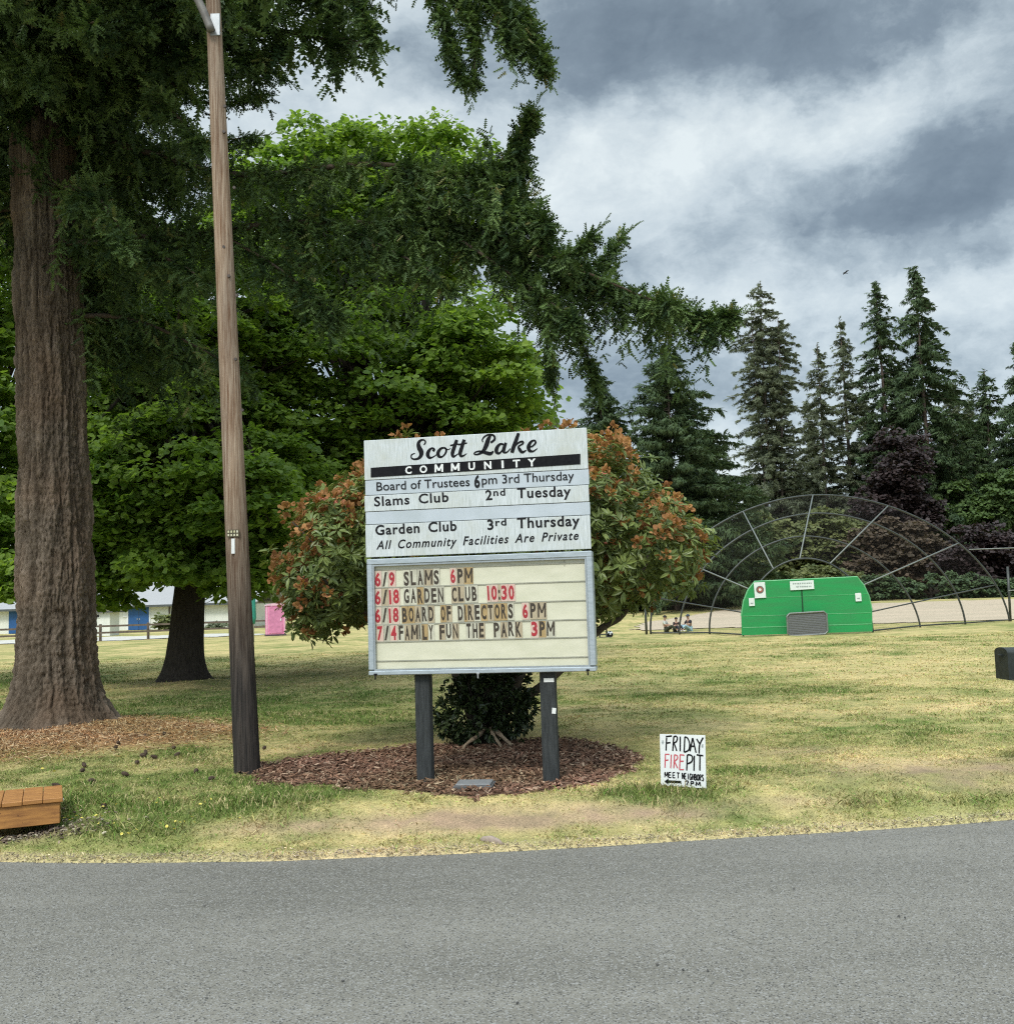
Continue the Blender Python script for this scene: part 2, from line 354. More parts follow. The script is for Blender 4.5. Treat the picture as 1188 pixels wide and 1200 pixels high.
# road
rx_ = axis(((-200, -12, 20), (-12, 12, 160), (12, 200, 20))); V = []; nrow = 12
for k in range(nrow):
    s = k/(nrow-1); ye = yedge(rx_)+0.03*(vn(rx_*6, rx_*0, 4)-.5)+0.02*(vn(rx_*19, rx_*0, 6)-.5)+0.035; yb = -5.5+0*rx_
    yy = yb+(ye-yb)*s; V.append(np.stack([rx_, yy, 0.004+0.0*rx_+0.012*np.sin(np.clip(s, 0, 1)*math.pi)-0.012*(k == nrow-1)], 1))
V = np.concatenate(V); nn = len(rx_); ii = (np.arange(nrow-1)[:, None]*nn+np.arange(nn-1)).ravel()
setp(mk('road', V, [np.stack([ii, ii+1, ii+nn+1, ii+nn], 1)], m_road, smooth=True), kind='structure')
def sheet(name, poly, mat, dz=0.01, n=26):
    P = np.array(poly)[:, :2]; x0, y0 = P.min(0); x1, y1 = P.max(0)
    a, b_ = np.meshgrid(np.linspace(x0, x1, n*3), np.linspace(y0, y1, n)); af, bf = a.ravel(), b_.ravel()
    jx = af+(vn(af*.7, bf*.7, 7)-.5)*.8; jy = bf+(vn(af*.9, bf*.9, 12)-.5)*1.2
    ins = inpoly(jx, jy, P).reshape(a.shape)
    c = ins[:-1, :-1] & ins[1:, :-1] & ins[:-1, 1:] & ins[1:, 1:]
    i, j = np.nonzero(c); k = i*n*3+j
    V = np.stack([af, bf, gz(af, bf)+dz], 1)
    return setp(mk(name, V, [np.stack([k, k+1, k+n*3+1, k+n*3], 1)], mat, smooth=True), kind='structure')
m_inf = plain('infield_dirt', (0.50, 0.40, 0.29), 0.95, (0.42, 0.35, 0.25), 0.5, (.4, 1, 1))
m_grav = plain('pale_gravel', (0.55, 0.53, 0.48), 0.95, (0.44, 0.42, 0.37), 2)
sheet('infield', [(5.5, 49.5), (8, 62), (16, 78), (30, 84), (75, 82), (90, 60), (60, 51), (30, 48.8), (15, 49)], m_inf, 0.03, 70)
sheet('gravel_path', [(-75, 58), (-75, 74), (-45, 71), (-19, 70), (-14, 63), (-24, 60), (-45, 57)], m_grav, 0.03, 40)

# ------------------------------------------------------------------ instanced foliage into one mesh
def inst(tv, tf, pos, A, B, C, sa, sb, sc):
    tv = np.asarray(tv, float); n = len(tv); N = len(pos)
    V = pos[:, None, :]+tv[None, :, 0, None]*(A*sa[:, None])[:, None, :]+tv[None, :, 1, None]*(B*sb[:, None])[:, None, :]+tv[None, :, 2, None]*(C*sc[:, None])[:, None, :]
    Fs = (np.asarray(tf)[None]+(np.arange(N)*n)[:, None, None]).reshape(-1, np.shape(tf)[1])
    return V.reshape(-1, 3), Fs
def frame(D, U):
    """length axis D, face normal near U -> (across, along, normal)"""
    D = unit(D); A = unit(np.cross(D, U)); return A, D, np.cross(A, D)
def rv(n): return unit(rng.normal(size=(n, 3)))
Zv = np.array([0, 0, 1.0])

# grass blades
def blades(n, ymin, ymax, h0, h1, wd, half, keep=None):
    # uniform over the trapezoid the place shows
    y = np.sqrt(rng.uniform(ymin**2, ymax**2, n)); x = rng.uniform(-1, 1, n)*(y*half+0.6)
    ok = (y > yedge(x)-0.02) & ~bedmask(x, y)
    if keep is not None: ok &= keep(x, y)
    x, y = x[ok], y[ok]; n = len(x)
    t, st, di, ned = gfields(x, y)
    ok = rng.random(n) > np.clip(1.15*di+0.7*ned, 0, .97)
    x, y, t, st, ned = x[ok], y[ok], t[ok], st[ok], ned[ok]; n = len(x)
    p = np.stack([x, y, gz(x, y)-0.005], 1)
    h = rng.uniform(h0, h1, n)*(0.75+0.9*np.clip(0.55-t, 0, .6))*(0.5+1.1*vn(x*2.5, y*2.5, 77))
    lean = rng.normal(size=(n, 3))*np.array([1, 1, 0])*(0.45+0.9*np.clip(t, 0, 1)[:, None]+ned[:, None])
    D = unit(lean+Zv); A = unit(np.cross(D, rv(n)))
    wv = wd*rng.uniform(.6, 1.4, n)
    a = p-A*wv[:, None]/2; b_ = p+A*wv[:, None]/2; mid = p+D*(h*0.6)[:, None]; tip = mid+unit(D+lean*0.7-Zv*.25)*(h*0.45)[:, None]
    V = np.stack([a, b_, mid+A*wv[:, None]*.4, tip, mid-A*wv[:, None]*.4], 1).reshape(-1, 3)
    k = np.arange(n)*5
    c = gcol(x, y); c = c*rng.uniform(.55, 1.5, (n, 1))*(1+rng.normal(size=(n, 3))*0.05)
    gr = rng.random(n) < 0.18; c[gr] = c[gr]*np.array([.62, .95, .55])
    dr = rng.random(n) < 0.16; c[dr] = cS*rng.uniform(.7, 1.2, (dr.sum(), 1))
    return V, np.stack([k, k+1, k+2, k+4], 1), np.stack([k+4, k+2, k+3], 1), np.repeat(np.clip(c, 0, .75), 5, 0)
parts = [blades(150000, 7.0, 11.5, .018, .046, .0058, .52), blades(110000, 11.5, 19, .024, .046, .009, .52), blades(70000, 19, 36, .035, .06, .016, .52)]
# longer tufts along the bank and at posts
def tuft(x, y):
    k = 0*x
    for px, py, a, c in ((85, 950, .6, .35), (120, 985, .5, .2), (400, 990, .35, .15), (300, 990, .3, .15), (800, 945, .55, .28), (690, 930, .3, .2), (760, 955, .35, .15), (850, 930, .3, .2), (1080, 955, .6, .14), (1010, 962, .5, .1), (490, 935, .2, .1), (230, 985, .4, .15), (320, 940, .5, .25)):
        k = np.maximum(k, blob(x, y, px, py, a, c))
    return rng.random(len(x)) < k
parts.append(blades(60000, 7.0, 9.8, .045, .10, .007, .52, tuft))
vs_, q_, t_, c_ = [], [], [], []; off = 0
for V, q, tr, c in parts:
    vs_.append(V); q_.append(q+off); t_.append(tr+off); c_.append(c); off += len(V)
setp(mk('grass', np.concatenate(vs_), [np.concatenate(q_), np.concatenate(t_)], m_blade, cols=np.concatenate(c_)), 'short mown grass blades over the lawn and bank', 'grass', kind='stuff')

# mulch chips and needle litter
def chips(n, sampler, cols, l0, l1, wd):
    x, y = sampler(n); n = len(x)
    p = np.stack([x, y, gz(x, y)+rng.uniform(0.0, .035, n)], 1)
    D = unit(rng.normal(size=(n, 3))*np.array([1, 1, .35])); A, D, C = frame(D, unit(Zv+0.5*rv(n)))
    L = rng.uniform(l0, l1, n); W = wd*rng.uniform(.5, 1.5, n)
    tv = [(-.5, -.5, 0), (.5, -.4, 0), (.4, .5, .0), (-.45, .45, 0), (-.5, -.5, -.35), (.5, -.4, -.35), (.4, .5, -.35), (-.45, .45, -.35)]
    V, Fs = inst(tv, [(0, 1, 2, 3), (0, 4, 5, 1), (1, 5, 6, 2), (2, 6, 7, 3), (3, 7, 4, 0)], p, A, D, C, W, L, W)
    c = np.asarray(cols)[rng.integers(0, len(cols), n)]*rng.uniform(.6, 1.4, (n, 1))
    return V, Fs, np.repeat(c, 8, 0)
def s_bed(n):
    x = rng.uniform(BED[:, 0].min()-.2, BED[:, 0].max()+.2, n); y = rng.uniform(BED[:, 1].min()-.2, BED[:, 1].max()+.2, n)
    k = bedmask(x, y) | ((rng.random(n) < .25) & bedmask(x, y+.12)); return x[k], y[k]
V, Fs, c = chips(17000, s_bed, [(.20, .115, .075), (.155, .088, .058), (.26, .165, .11), (.11, .066, .046), (.17, .095, .06), (.21, .12, .08), (.36, .26, .18)], .025, .075, .016)
setp(mk('mulch', V, [Fs], m_blade, cols=c), 'reddish brown bark mulch under the community sign', 'mulch', kind='stuff')
def s_ned(n):
    x = SPR[0]+rng.normal(size=n)*1.7+.4; y = SPR[1]-.8+rng.normal(size=n)*1.0; t, s, d, ned = gfields(x, y); k = rng.random(n) < ned*1.1; return x[k], y[k]
V, Fs, c = chips(34000, s_ned, [(.44, .27, .13), (.36, .20, .09), (.55, .42, .25), (.22, .13, .07)], .04, .11, .007)
setp(mk('needle_litter', V, [Fs], m_blade, cols=c), 'tan fallen needles and twigs around the big conifer trunk', 'litter', kind='stuff')
def s_grv(n):
    c0 = gp(20, 984, .02); x = c0[0]+rng.normal(size=n)*.38-.1; y = c0[1]+.05+rng.normal(size=n)*.12; k = y > yedge(x)+.04; return x[k], y[k]
V, Fs, c = chips(900, s_grv, [(.26, .20, .15), (.18, .14, .11), (.42, .36, .28), (.15, .11, .09)], .012, .035, .016)
setp(mk('gravel_debris', V, [Fs], m_blade, cols=c), 'stones and debris below the orange wooden platform', 'debris', kind='stuff')

def s_edge(n):
    x = rng.uniform(-7, 8, n); y = yedge(x)+rng.normal(size=n)*.055+.10*rng.random(n)**2*(vn(x*2.2, 0*x, 5)-.3)-.02; return x, y
V, Fs, c = chips(7000, s_edge, [(.38, .32, .22), (.30, .25, .18), (.52, .44, .26), (.55, .46, .28), (.22, .18, .13)], .008, .030, .006)
setp(mk('edge_grit', V, [Fs], m_blade, cols=c), 'dry grit and clippings along the ragged edge of the asphalt', 'grit', kind='stuff')
# ------------------------------------------------------------------ trees
m_bark, t, b = newmat('conifer_bark')
v = objvec(t, (6, 6, 2.0)); a = nd(t, 'ShaderNodeAttribute', attribute_name='tint')
n = noise(t, 6, 9, 0.75, v); n2 = noise(t, 1.1, 3, 0.5, objvec(t))
c = mixc(t, rng_(t, n, .3, .7), (0.055, 0.041, 0.030), (0.180, 0.145, 0.108))
c = mixc(t, rng_(t, a.outputs['Fac'], .35, .95), c, (0.275, 0.218, 0.168))
c = mixc(t, rng_(t, n2, .45, .7), c, mixc(t, 1.0, c, (1.0, .88, .80), 'MULTIPLY'))
t.links.new(c, b.inputs['Base Color']); b.inputs['Roughness'].default_value = .95; b.inputs['Specular IOR Level'].default_value = .1
bump(t, b, noise(t, 11, 8, .75, v), 1.0, .035)
m_bark2 = plain('maple_bark', (0.030, 0.025, 0.022), .95, (0.060, 0.050, 0.043), 9, (3, 3, .6), .6, 20, spec=.1)
m_bark3 = plain('fir_bark', (0.16, 0.125, 0.105), .95, (0.09, 0.07, 0.06), 6, (2, 2, .5), .3, 10, spec=.1)
m_spruce = leafmat('spruce_needles', (0.018, 0.044, 0.015), (0.160, 0.245, 0.075), (0.24, 0.23, 0.09), .18, .55, .3)
m_maple = leafmat('maple_leaves', (0.100, 0.185, 0.036), (0.270, 0.380, 0.068), (0.40, 0.44, 0.10), .54, .5, .3)
m_fir = leafmat('fir_needles', (0.034, 0.062, 0.030), (0.098, 0.142, 0.060), None, .15, .6, .2)
m_fir2 = leafmat('grey_fir_needles', (0.082, 0.102, 0.064), (0.20, 0.225, 0.140), None, .2, .6, .2)
m_plum = leafmat('purple_leaves', (0.022, 0.016, 0.016), (0.055, 0.036, 0.036), (.085, .06, .05), .2, .5, .3)
m_olive = leafmat('olive_leaves', (0.07, 0.095, 0.04), (0.22, 0.235, 0.09), None, .3, .6, .2)

SPRIG_V, SPRIG_F = [], []
def _tri(*p):
    k = len(SPRIG_V); SPRIG_V.extend(p); SPRIG_F.append((k, k+1, k+2))
for i in range(5):
    y = .04+.185*i; wdt = .25*(1-.10*i) if i else .17
    for sx in (-1, 1): _tri((0, y-.03, 0), (0, y+.15, 0), (sx*wdt, y+.17, -.07))
    for sz in (1,) if i % 2 else (1, -1): _tri((0, y, 0), (.02, y+.15, 0), (.05*sz, y+.17, sz*wdt*.7))
_tri((-.09, .85, 0), (.09, .85, 0), (0, 1.08, .02))
def fray(P, n):
    """resample a control polyline smoothly"""
    P = np.asarray(P, float); k = len(P); out = []
    t = np.linspace(0, k-1, n); i = np.clip(t.astype(int), 0, k-2); f = (t-i)[:, None]
    p0 = P[np.clip(i-1, 0, k-1)]; p1 = P[i]; p2 = P[i+1]; p3 = P[np.clip(i+2, 0, k-1)]
    return 0.5*((2*p1)+(-p0+p2)*f+(2*p0-5*p1+4*p2-p3)*f*f+(-p0+3*p1-3*p2+p3)*f**3)
DK = 1.9
def curtain(path, dens, slen, droop, sz=.15, upward=0.0, nst=16, tipk=.14):
    L = np.linalg.norm(np.diff(path, axis=0), axis=1).sum(); nb = max(4, int(L*dens*DK))
    s = np.sort(rng.random(nb))**0.85; q = s*(len(path)-1); i = np.clip(q.astype(int), 0, len(path)-2); f = (q-i)[:, None]
    p0 = path[i]*(1-f)+path[i+1]*f; T = unit(path[i+1]-path[i]); k0 = rng.random()*90
    wedge = .30+1.25*vn(s*L*1.9+k0, 0*s, 7)**1.5          # the hanging sprays come in wedges, with gaps between
    side = unit(np.cross(T, Zv))*rng.choice([-1, 1], nb)[:, None]; upw = rng.random(nb) < .16
    D = unit(T*rng.uniform(.3, 1.0, nb)[:, None]+side*rng.uniform(.1, 1.0, nb)[:, None]+Zv*(rng.normal(size=nb)*.25+upward+.55*upw)[:, None])
    l = slen*wedge*rng.uniform(.35, 1.2, nb)*(1-(1-tipk)*s**1.9); dr = np.where(upw, .05, droop*rng.uniform(.6, 1.5, nb)); l = np.where(upw, l*.7, l)
    tt = np.linspace(.05, 1, nst)[None, :, None]; cl = np.clip(dr, 0, 1.25)[:, None, None]
    P = p0[:, None]+(D*l[:, None])[:, None]*(tt-.38*tt**2*cl)-Zv*(l*dr)[:, None, None]*tt**2
    TG = unit((D*l[:, None])[:, None]*(1-.76*tt*cl)-Zv*(2*l*dr)[:, None, None]*tt)
    keep = (np.arange(nst)[None, :]*np.ones((nb, 1))) < np.clip(l/.055, 3, nst)[:, None]
    # spread the kept steps over the whole branchlet
    nk = keep.sum(1); idx = np.clip((np.arange(nst)[None, :]*(nst-1)/np.maximum(nk-1, 1)[:, None]).astype(int), 0, nst-1)
    P = np.take_along_axis(P, idx[..., None], 1)[keep]; TG = np.take_along_axis(TG, idx[..., None], 1)[keep]; tb = np.repeat(rng.random(nb)[:, None], nst, 1)[keep]
    out = []
    for k in range(3):
        n = len(P); d = unit(TG*.65+unit(np.cross(TG, rv(n)))*rng.uniform(.3, 1.35, n)[:, None]+Zv*rng.normal(size=n)[:, None]*.2)
        out.append((P+rng.normal(size=(n, 3))*.022, d, sz*rng.uniform(.5, 1.2, n), np.clip(.75*tb**1.4+.35*rng.random(n)**2, 0, 1)))
    tw = [np.stack([p0[j], p0[j]+D[j]*l[j]*.4-Zv*l[j]*dr[j]*.12], 0) for j in range(nb)]
    return [np.concatenate([o[k] for o in out]) for k in range(4)], tw
def sprigs_to_mesh(name, lst, mat, parent, org):
    P = np.concatenate([a[0] for a in lst]); D = np.concatenate([a[1] for a in lst]); S = np.concatenate([a[2] for a in lst]); Tn = np.concatenate([a[3] for a in lst])
    A, D, C = frame(D, unit(Zv+.6*rv(len(P))))
    V, Fs = inst(SPRIG_V, SPRIG_F, P, A, D, C, S*.95, S, S*.95)
    return mk(name, V, [Fs], mat, parent, attr=np.repeat(Tn, len(SPRIG_V)), org=org)

# --- the great spruce on the left
spruce = thing('spruce_tree', 'huge old conifer with furrowed trunk and drooping boughs at far left', 'tree', SPR)
ax = np.array([at(71, 858, 14), at(67, 760, 14), at(65, 640, 14), at(62, 480, 14), at(56, 300, 14), at(50, 120, 14.0), at(30, -80, 14), at(24, -300, 14), at(20, -520, 14)])
zz = np.concatenate([np.linspace(SPR[2]-.15, 7.6, 330), np.linspace(7.7, 27, 40)])
cx = np.interp(zz, ax[:, 2], ax[:, 0]); cy = np.interp(zz, ax[:, 2], ax[:, 1])
NA = 260; th = np.arange(NA)*2*math.pi/NA
H = (zz-SPR[2])
rad = 0.482-0.011*H; rad = np.where(H > 7, np.interp(H, [7, 27], [.43, .04]), rad); rad = rad+0.30*np.exp(-np.clip(H, 0, 9)/.28)+.07*np.exp(-np.clip(H, 0, 9)/.9)
TH, HH = np.meshgrid(th, H)
wob = .5*(vn(TH*3/(2*math.pi)*1, HH*.8, 91, 3)-.5)
u_ = TH/(2*math.pi)*32+.7*(fbm(TH/(2*math.pi)*6, HH*.9, 93, 2)-.5)+.35*(vn(TH/(2*math.pi)*30, HH*6, 94, 30)-.5)
rid = np.abs(vn(u_, HH*1.0, 95, 32)-.5)*2; rid2 = np.abs(vn(u_*2.3, HH*5, 97)-.5)*2; rid3 = vn(TH*34, HH*30, 99)
rid = rid**.75; rg = .56*rid+.28*rid2+.34*rid3
flare = np.exp(-np.clip(HH, 0, 9)/.35)
Rr = rad[:, None]*(1+.06*wob)+.125*(rg-.45)*np.clip(1-HH/26, .1, 1)+flare*.16*(vn(TH/(2*math.pi)*7, HH*0+.5, 98, 7)-.5)
V = np.stack([cx[:, None]+Rr*np.cos(TH), cy[:, None]+Rr*np.sin(TH), np.repeat(zz[:, None], NA, 1)], 2).reshape(-1, 3)
i, j = np.meshgrid(np.arange(len(zz)-1), np.arange(NA), indexing='ij'); i, j = i.ravel(), j.ravel(); j2 = (j+1) % NA
trF = np.stack([i*NA+j, i*NA+j2, (i+1)*NA+j2, (i+1)*NA+j], 1)
boughs = [  # control points (px, py, distance), branchlets per metre, branchlet length, droop
    ([(50, 180, 14), (150, 120, 13.8), (260, 80, 13.6), (325, 62, 13.4)], 15, 1.0, .55),
    ([(50, 230, 14), (130, 205, 14.6), (210, 205, 15), (295, 225, 15.3)], 15, 1.1, .8),
    ([(50, 285, 14), (130, 285, 13.2), (200, 305, 12.8), (250, 335, 12.5)], 14, 1.0, .8),
    ([(50, 140, 14), (160, 175, 13.8), (280, 205, 13.5), (430, 192, 13.2), (540, 205, 13), (592, 195, 12.9), (610, 160, 12.85), (622, 135, 12.8)], 22, .85, .9),
    ([(50, 250, 14), (180, 280, 13.8), (320, 262, 13.6), (450, 262, 13.4), (560, 270, 13.2), (650, 300, 13), (730, 345, 12.8), (800, 366, 12.7), (835, 374, 12.6), (858, 368, 12.6)], 22, 1.05, 1.0),
    ([(450, 262, 13.4), (540, 235, 12.9), (600, 245, 12.6), (640, 262, 12.4)], 18, .7, .8),
    ([(560, 270, 13.2), (630, 300, 12.6), (672, 296, 12.2), (692, 278, 12)], 18, .6, .7),
    ([(620, 290, 13), (690, 310, 12.9), (728, 280, 12.9)], 14, .4, .4),
    ([(560, 275, 13.2), (625, 330, 13.3), (665, 375, 13.3), (690, 420, 13.3), (700, 455, 13.3)], 16, .45, .9),
    ([(600, 285, 13.2), (625, 340, 13.5), (640, 400, 13.6), (648, 450, 13.6)], 12, .4, .9),
    ([(400, 262, 13.4), (450, 290, 13.0), (500, 315, 12.7), (530, 340, 12.6)], 14, .5, .8),
    ([(250, 270, 13.7), (320, 310, 13.1), (370, 350, 12.9), (395, 372, 12.8)], 13, .6, .8),
    ([(60, -200, 14), (240, -130, 13.2), (400, -80, 12.8), (500, -58, 12.5), (570, -25, 12.3), (615, 25, 12.2), (640, 80, 12.1)], 22, 1.0, 1.0),
    ([(60, -230, 14), (200, -160, 12.9), (330, -90, 12.3), (400, -30, 12), (438, 45, 11.9)], 16, .6, .9),
    ([(450, -60, 12.7), (500, -15, 12.3), (525, 40, 12.2), (540, 92, 12.2)], 18, .45, .9),
    ([(60, -180, 14), (180, -110, 13.8), (290, -60, 13.6), (350, -15, 13.5), (400, 15, 13.4)], 16, .7, .75),
    ([(50, 0, 14), (30, 15, 12.8), (25, 45, 11.8), (50, 100, 11.2)], 20, .85, .6),
    ([(50, -60, 14), (95, -10, 12.6), (140, 5, 11.8), (170, 30, 11.3)], 18, .9, .7),
    ([(50, 40, 14), (20, 60, 12.6), (-10, 90, 11.8), (-20, 130, 11.4)], 16, .8, .7),
    ([(50, 120, 14), (10, 100, 14.5), (-60, 140, 14.8)], 12, 1.0, .8),
    ([(50, 330, 14), (110, 345, 14.5), (170, 385, 14.8), (215, 420, 15)], 13, .8, .9),
    ([(60, 200, 14), (180, 175, 16), (300, 160, 17)], 12, 1.2, .8),
    ([(50, -20, 14), (150, -10, 14.5), (235, 15, 14.8), (290, 60, 15), (330, 90, 15.2)], 14, .9, .35),
    ([(50, 90, 14), (150, 90, 14.8), (240, 120, 15.2), (300, 115, 15.5)], 14, .8, .35),
    ([(50, 110, 14), (140, 95, 13), (200, 130, 12.2), (235, 170, 11.8)], 14, .8, .8),
    ([(50, 215, 14), (100, 225, 12.8), (130, 250, 12.0), (150, 290, 11.6)], 12, .7, .8),
    ([(490, -60, 12.5), (535, -15, 12.3), (556, 40, 12.2), (554, 100, 12.2)], 18, .6, .9),
    ([(570, -25, 12.3), (590, 10, 12.1), (598, 60, 12.0)], 16, .5, .9),
    ([(560, 205, 13), (590, 225, 12.8), (612, 250, 12.6), (640, 272, 12.5)], 18, .8, .9),
    ([(640, 300, 13), (700, 325, 12.6), (760, 350, 12.3), (790, 356, 12.1)], 16, .6, .9),
    ([(520, 268, 13.2), (590, 315, 12.8), (640, 350, 12.5), (675, 380, 12.3)], 18, .9, 1.0),
    ([(50, 60, 14), (60, 120, 15.5), (90, 170, 16.5), (120, 230, 17)], 11, 1.2, .8),
]
S_all = []; limb = MB(); limb.cur = 0
for P, dn, sl_, dr in boughs:
    path = fray([at(*q) for q in P], 28); s_, tw = curtain(path, dn, sl_, dr, .155); S_all.append(s_)
    limb.tube(path, np.linspace(.055 if P[0][0] < 70 else .025, .006, len(path)), 6)
    for q in tw: limb.tube(q, np.array([.008, .004]), 3, False)
    tip = path[-1]; d = unit(path[-1]-path[-3]); n = 16  # the leader at the tip of each bough
    S_all.append([np.repeat(tip[None], n, 0)+d*np.linspace(-.3, .28, n)[:, None], unit(d+.6*rv(n)), np.linspace(.17, .11, n), np.full(n, .5)])
for k in range(32):  # more boughs round the trunk, at the height of the picture's top
    z = rng.uniform(5.4, 10.5); az = rng.uniform(-.35, 2.2) if z < 7.4 else rng.uniform(-.15, 3.7); L = rng.uniform(1.4, 3.0) if z < 7.4 else rng.uniform(1.8, 2.6) if -.7 < az < 1.3 else rng.uniform(2.2, 4.8)
    c0 = np.array([np.interp(z, ax[:, 2], ax[:, 0]), np.interp(z, ax[:, 2], ax[:, 1]), z]); o_ = np.array([math.cos(az), math.sin(az), 0])
    path = np.stack([c0+o_*L*s+Zv*(.12*L*s-.34*L*s*s)+np.array([0, 0, .1])*math.sin(s*5+k) for s in np.linspace(.04, 1, 14)])
    s_, tw = curtain(path, 9, 1.0, .85, .165); S_all.append(s_); limb.tube(path, np.linspace(.045, .008, 14), 5)
for k in range(40):  # long boughs over the road side, above the picture: added to shade the upper trunk
    z = rng.uniform(8.6, 12.5); az = rng.uniform(-2.7, -.3); L = rng.uniform(2.6, 5.4)
    c0 = np.array([np.interp(z, ax[:, 2], ax[:, 0]), np.interp(z, ax[:, 2], ax[:, 1]), z]); o_ = np.array([math.cos(az), math.sin(az), 0])
    path = np.stack([c0+o_*L*s+Zv*(.12*L*s-.30*L*s*s) for s in np.linspace(.04, 1, 12)])
    s_, tw = curtain(path, 6, 1.1, .35, .26, nst=9); S_all.append(s_); limb.tube(path, np.linspace(.05, .01, 12), 5)
for k in range(58):  # boughs higher up, above the picture
    z = rng.uniform(8.5, 26); az = rng.uniform(0, 2*math.pi); L = (27-z)*.24+.8
    c0 = np.array([np.interp(z, ax[:, 2], ax[:, 0]), np.interp(z, ax[:, 2], ax[:, 1]), z]); o_ = np.array([math.cos(az), math.sin(az), 0])
    path = np.stack([c0+o_*L*s-Zv*(.9*L*.35*s*s)+Zv*.25*L*s for s in np.linspace(0, 1, 12)])
    s_, tw = curtain(path, 2.6, 1.2, .7, .36, nst=7); S_all.append(s_); limb.tube(path, np.linspace(.06, .01, 12), 5)
lv = np.concatenate(limb.v); lf = {}
for f in limb.f: lf.setdefault(len(f), []).append(f)
nb_ = len(V)
mk('trunk', np.concatenate([V, lv]), [trF]+[np.array(f)+nb_ for f in lf.values()], m_bark, spruce, True, attr=np.concatenate([rg.ravel()*1.0, np.full(len(lv), .3)]), org=SPR)
sprigs_to_mesh('crown', S_all, m_spruce, spruce, SPR)

# --- broadleaf trees
MAPV = [(0, 0, 0), (.52, .30, .08), (.36, .78, .05), (0, 1, -.06), (-.36, .78, .05), (-.52, .30, .08)]; MAPF = [(0, 1, 2, 3), (0, 3, 4, 5)]
def leafy(ells, nclump, per, lsz, crad, flat=.78, shell=.40, drop=.25, inner=.12):
    """leaf clumps spread through ellipsoids; returns leaf arrays and clump centres"""
    vol = np.array([e[1][0]*e[1][1]*e[1][2] for e in ells])**(2/3); pick = rng.choice(len(ells), nclump, p=vol/vol.sum())
    C = []
    for k in pick:
        c0, rr = ells[k]; d = rv(1)[0]; r = (rng.uniform(shell**3, 1))**(1/3)
        C.append(np.asarray(c0)+np.asarray(rr)*d*r)
    C = np.array(C); cr = crad*rng.uniform(.55, 1.3, nclump)
    n = nclump*per; ci = np.repeat(np.arange(nclump), per)
    d = rv(n); d[:, 2] = np.abs(d[:, 2])*.9-.25; r = rng.random(n)**.45
    P = C[ci]+d*(r*cr[ci])[:, None]*np.array([1, 1, flat])
    out = unit(d*np.array([1, 1, .2])+.4*rv(n)); D = unit(out-Zv*drop-.25*Zv*rng.random(n)[:, None])
    N = unit(Zv*.75+.75*rv(n)+.45*d+np.array([0, -.35, 0]))
    tint = np.clip(.35*rng.random(nclump)[ci]+.55*rng.random(n), 0, 1)
    return (P, D, N, lsz*rng.uniform(.6, 1.3, n), tint), C, cr
def leaves_mesh(name, L, mat, parent, org, tv=MAPV, tf=MAPF, wide=1.0):
    P, D, N, S, Tn = L; A, D, C = frame(D, N)
    V, Fs = inst(tv, tf, P, A, D, C, S*wide, S, S)
    return mk(name, V, [Fs], mat, parent, attr=np.repeat(Tn, len(tv)), org=org)
def limbs(mb, top, centres, r0=.16, n=5, every=1):
    for c in centres[::every]:
        m = top+(c-top)*.5+np.array([0, 0, .12*np.linalg.norm(c-top)])+rng.normal(size=3)*.2
        mb.tube(fray([top+rng.normal(size=3)*.05, m, c], 7), np.linspace(r0, .015, 7)*rng.uniform(.35, .8), n)
def flared(mb, base, pts, r_base, r_top, n=40, rings=40, amp=.10, flare=.5):
    P = fray(pts, rings); th = np.arange(n)*2*math.pi/n; V = []
    s = np.linspace(0, 1, rings); Hh = P[:, 2]-base[2]
    rr = r_base+(r_top-r_base)*s; rr = rr+flare*r_base*np.exp(-np.clip(Hh, 0, 99)/.28)
    for k in range(rings):
        lob = 1+amp*(vn(th/(2*math.pi)*9, 0*th+Hh[k]*.35, 33, 9)-.5)+.05*(vn(th/(2*math.pi)*30, 0*th+Hh[k]*2.5, 35, 30)-.5)+np.exp(-max(Hh[k], 0)/.22)*.5*(vn(th/(2*math.pi)*6, 0*th+.5, 37, 6)-.4)
        V.append(P[k]+np.stack([rr[k]*lob*np.cos(th), rr[k]*lob*np.sin(th), 0*th], 1))
    mb.add(np.concatenate(V), [(k*n+j, k*n+(j+1) % n, (k+1)*n+(j+1) % n, (k+1)*n+j) for k in range(rings-1) for j in range(n)])
def E(px, py, Yd, rpx, rpy, ry):
    c = at(px, py, Yd); return (c, (rpx*Yd/F, ry, rpy*Yd/F))
def maple(name, label, base, trunkpts, r_, ells, nclump, per, lsz, crad, topz, mat=None, extra=None):
    o = thing(name, label, 'tree', base, group='broad leafy trees on the lawn')
    L, C, cr = leafy(ells, nclump, per, lsz, crad); mb = MB()
    flared(mb, base, trunkpts, r_, r_*.62, 44, 44)
    top = np.asarray(trunkpts[-1]); limbs(mb, top-np.array([0, 0, .4]), C, r_*.5, 6, 3)
    mb.build('trunk', m_bark2, o, True, base); leaves_mesh('crown', L, mat or m_maple, o, base)
    return o
b1 = np.array([MAP[0], MAP[1], gz(MAP[0], MAP[1])-.08])
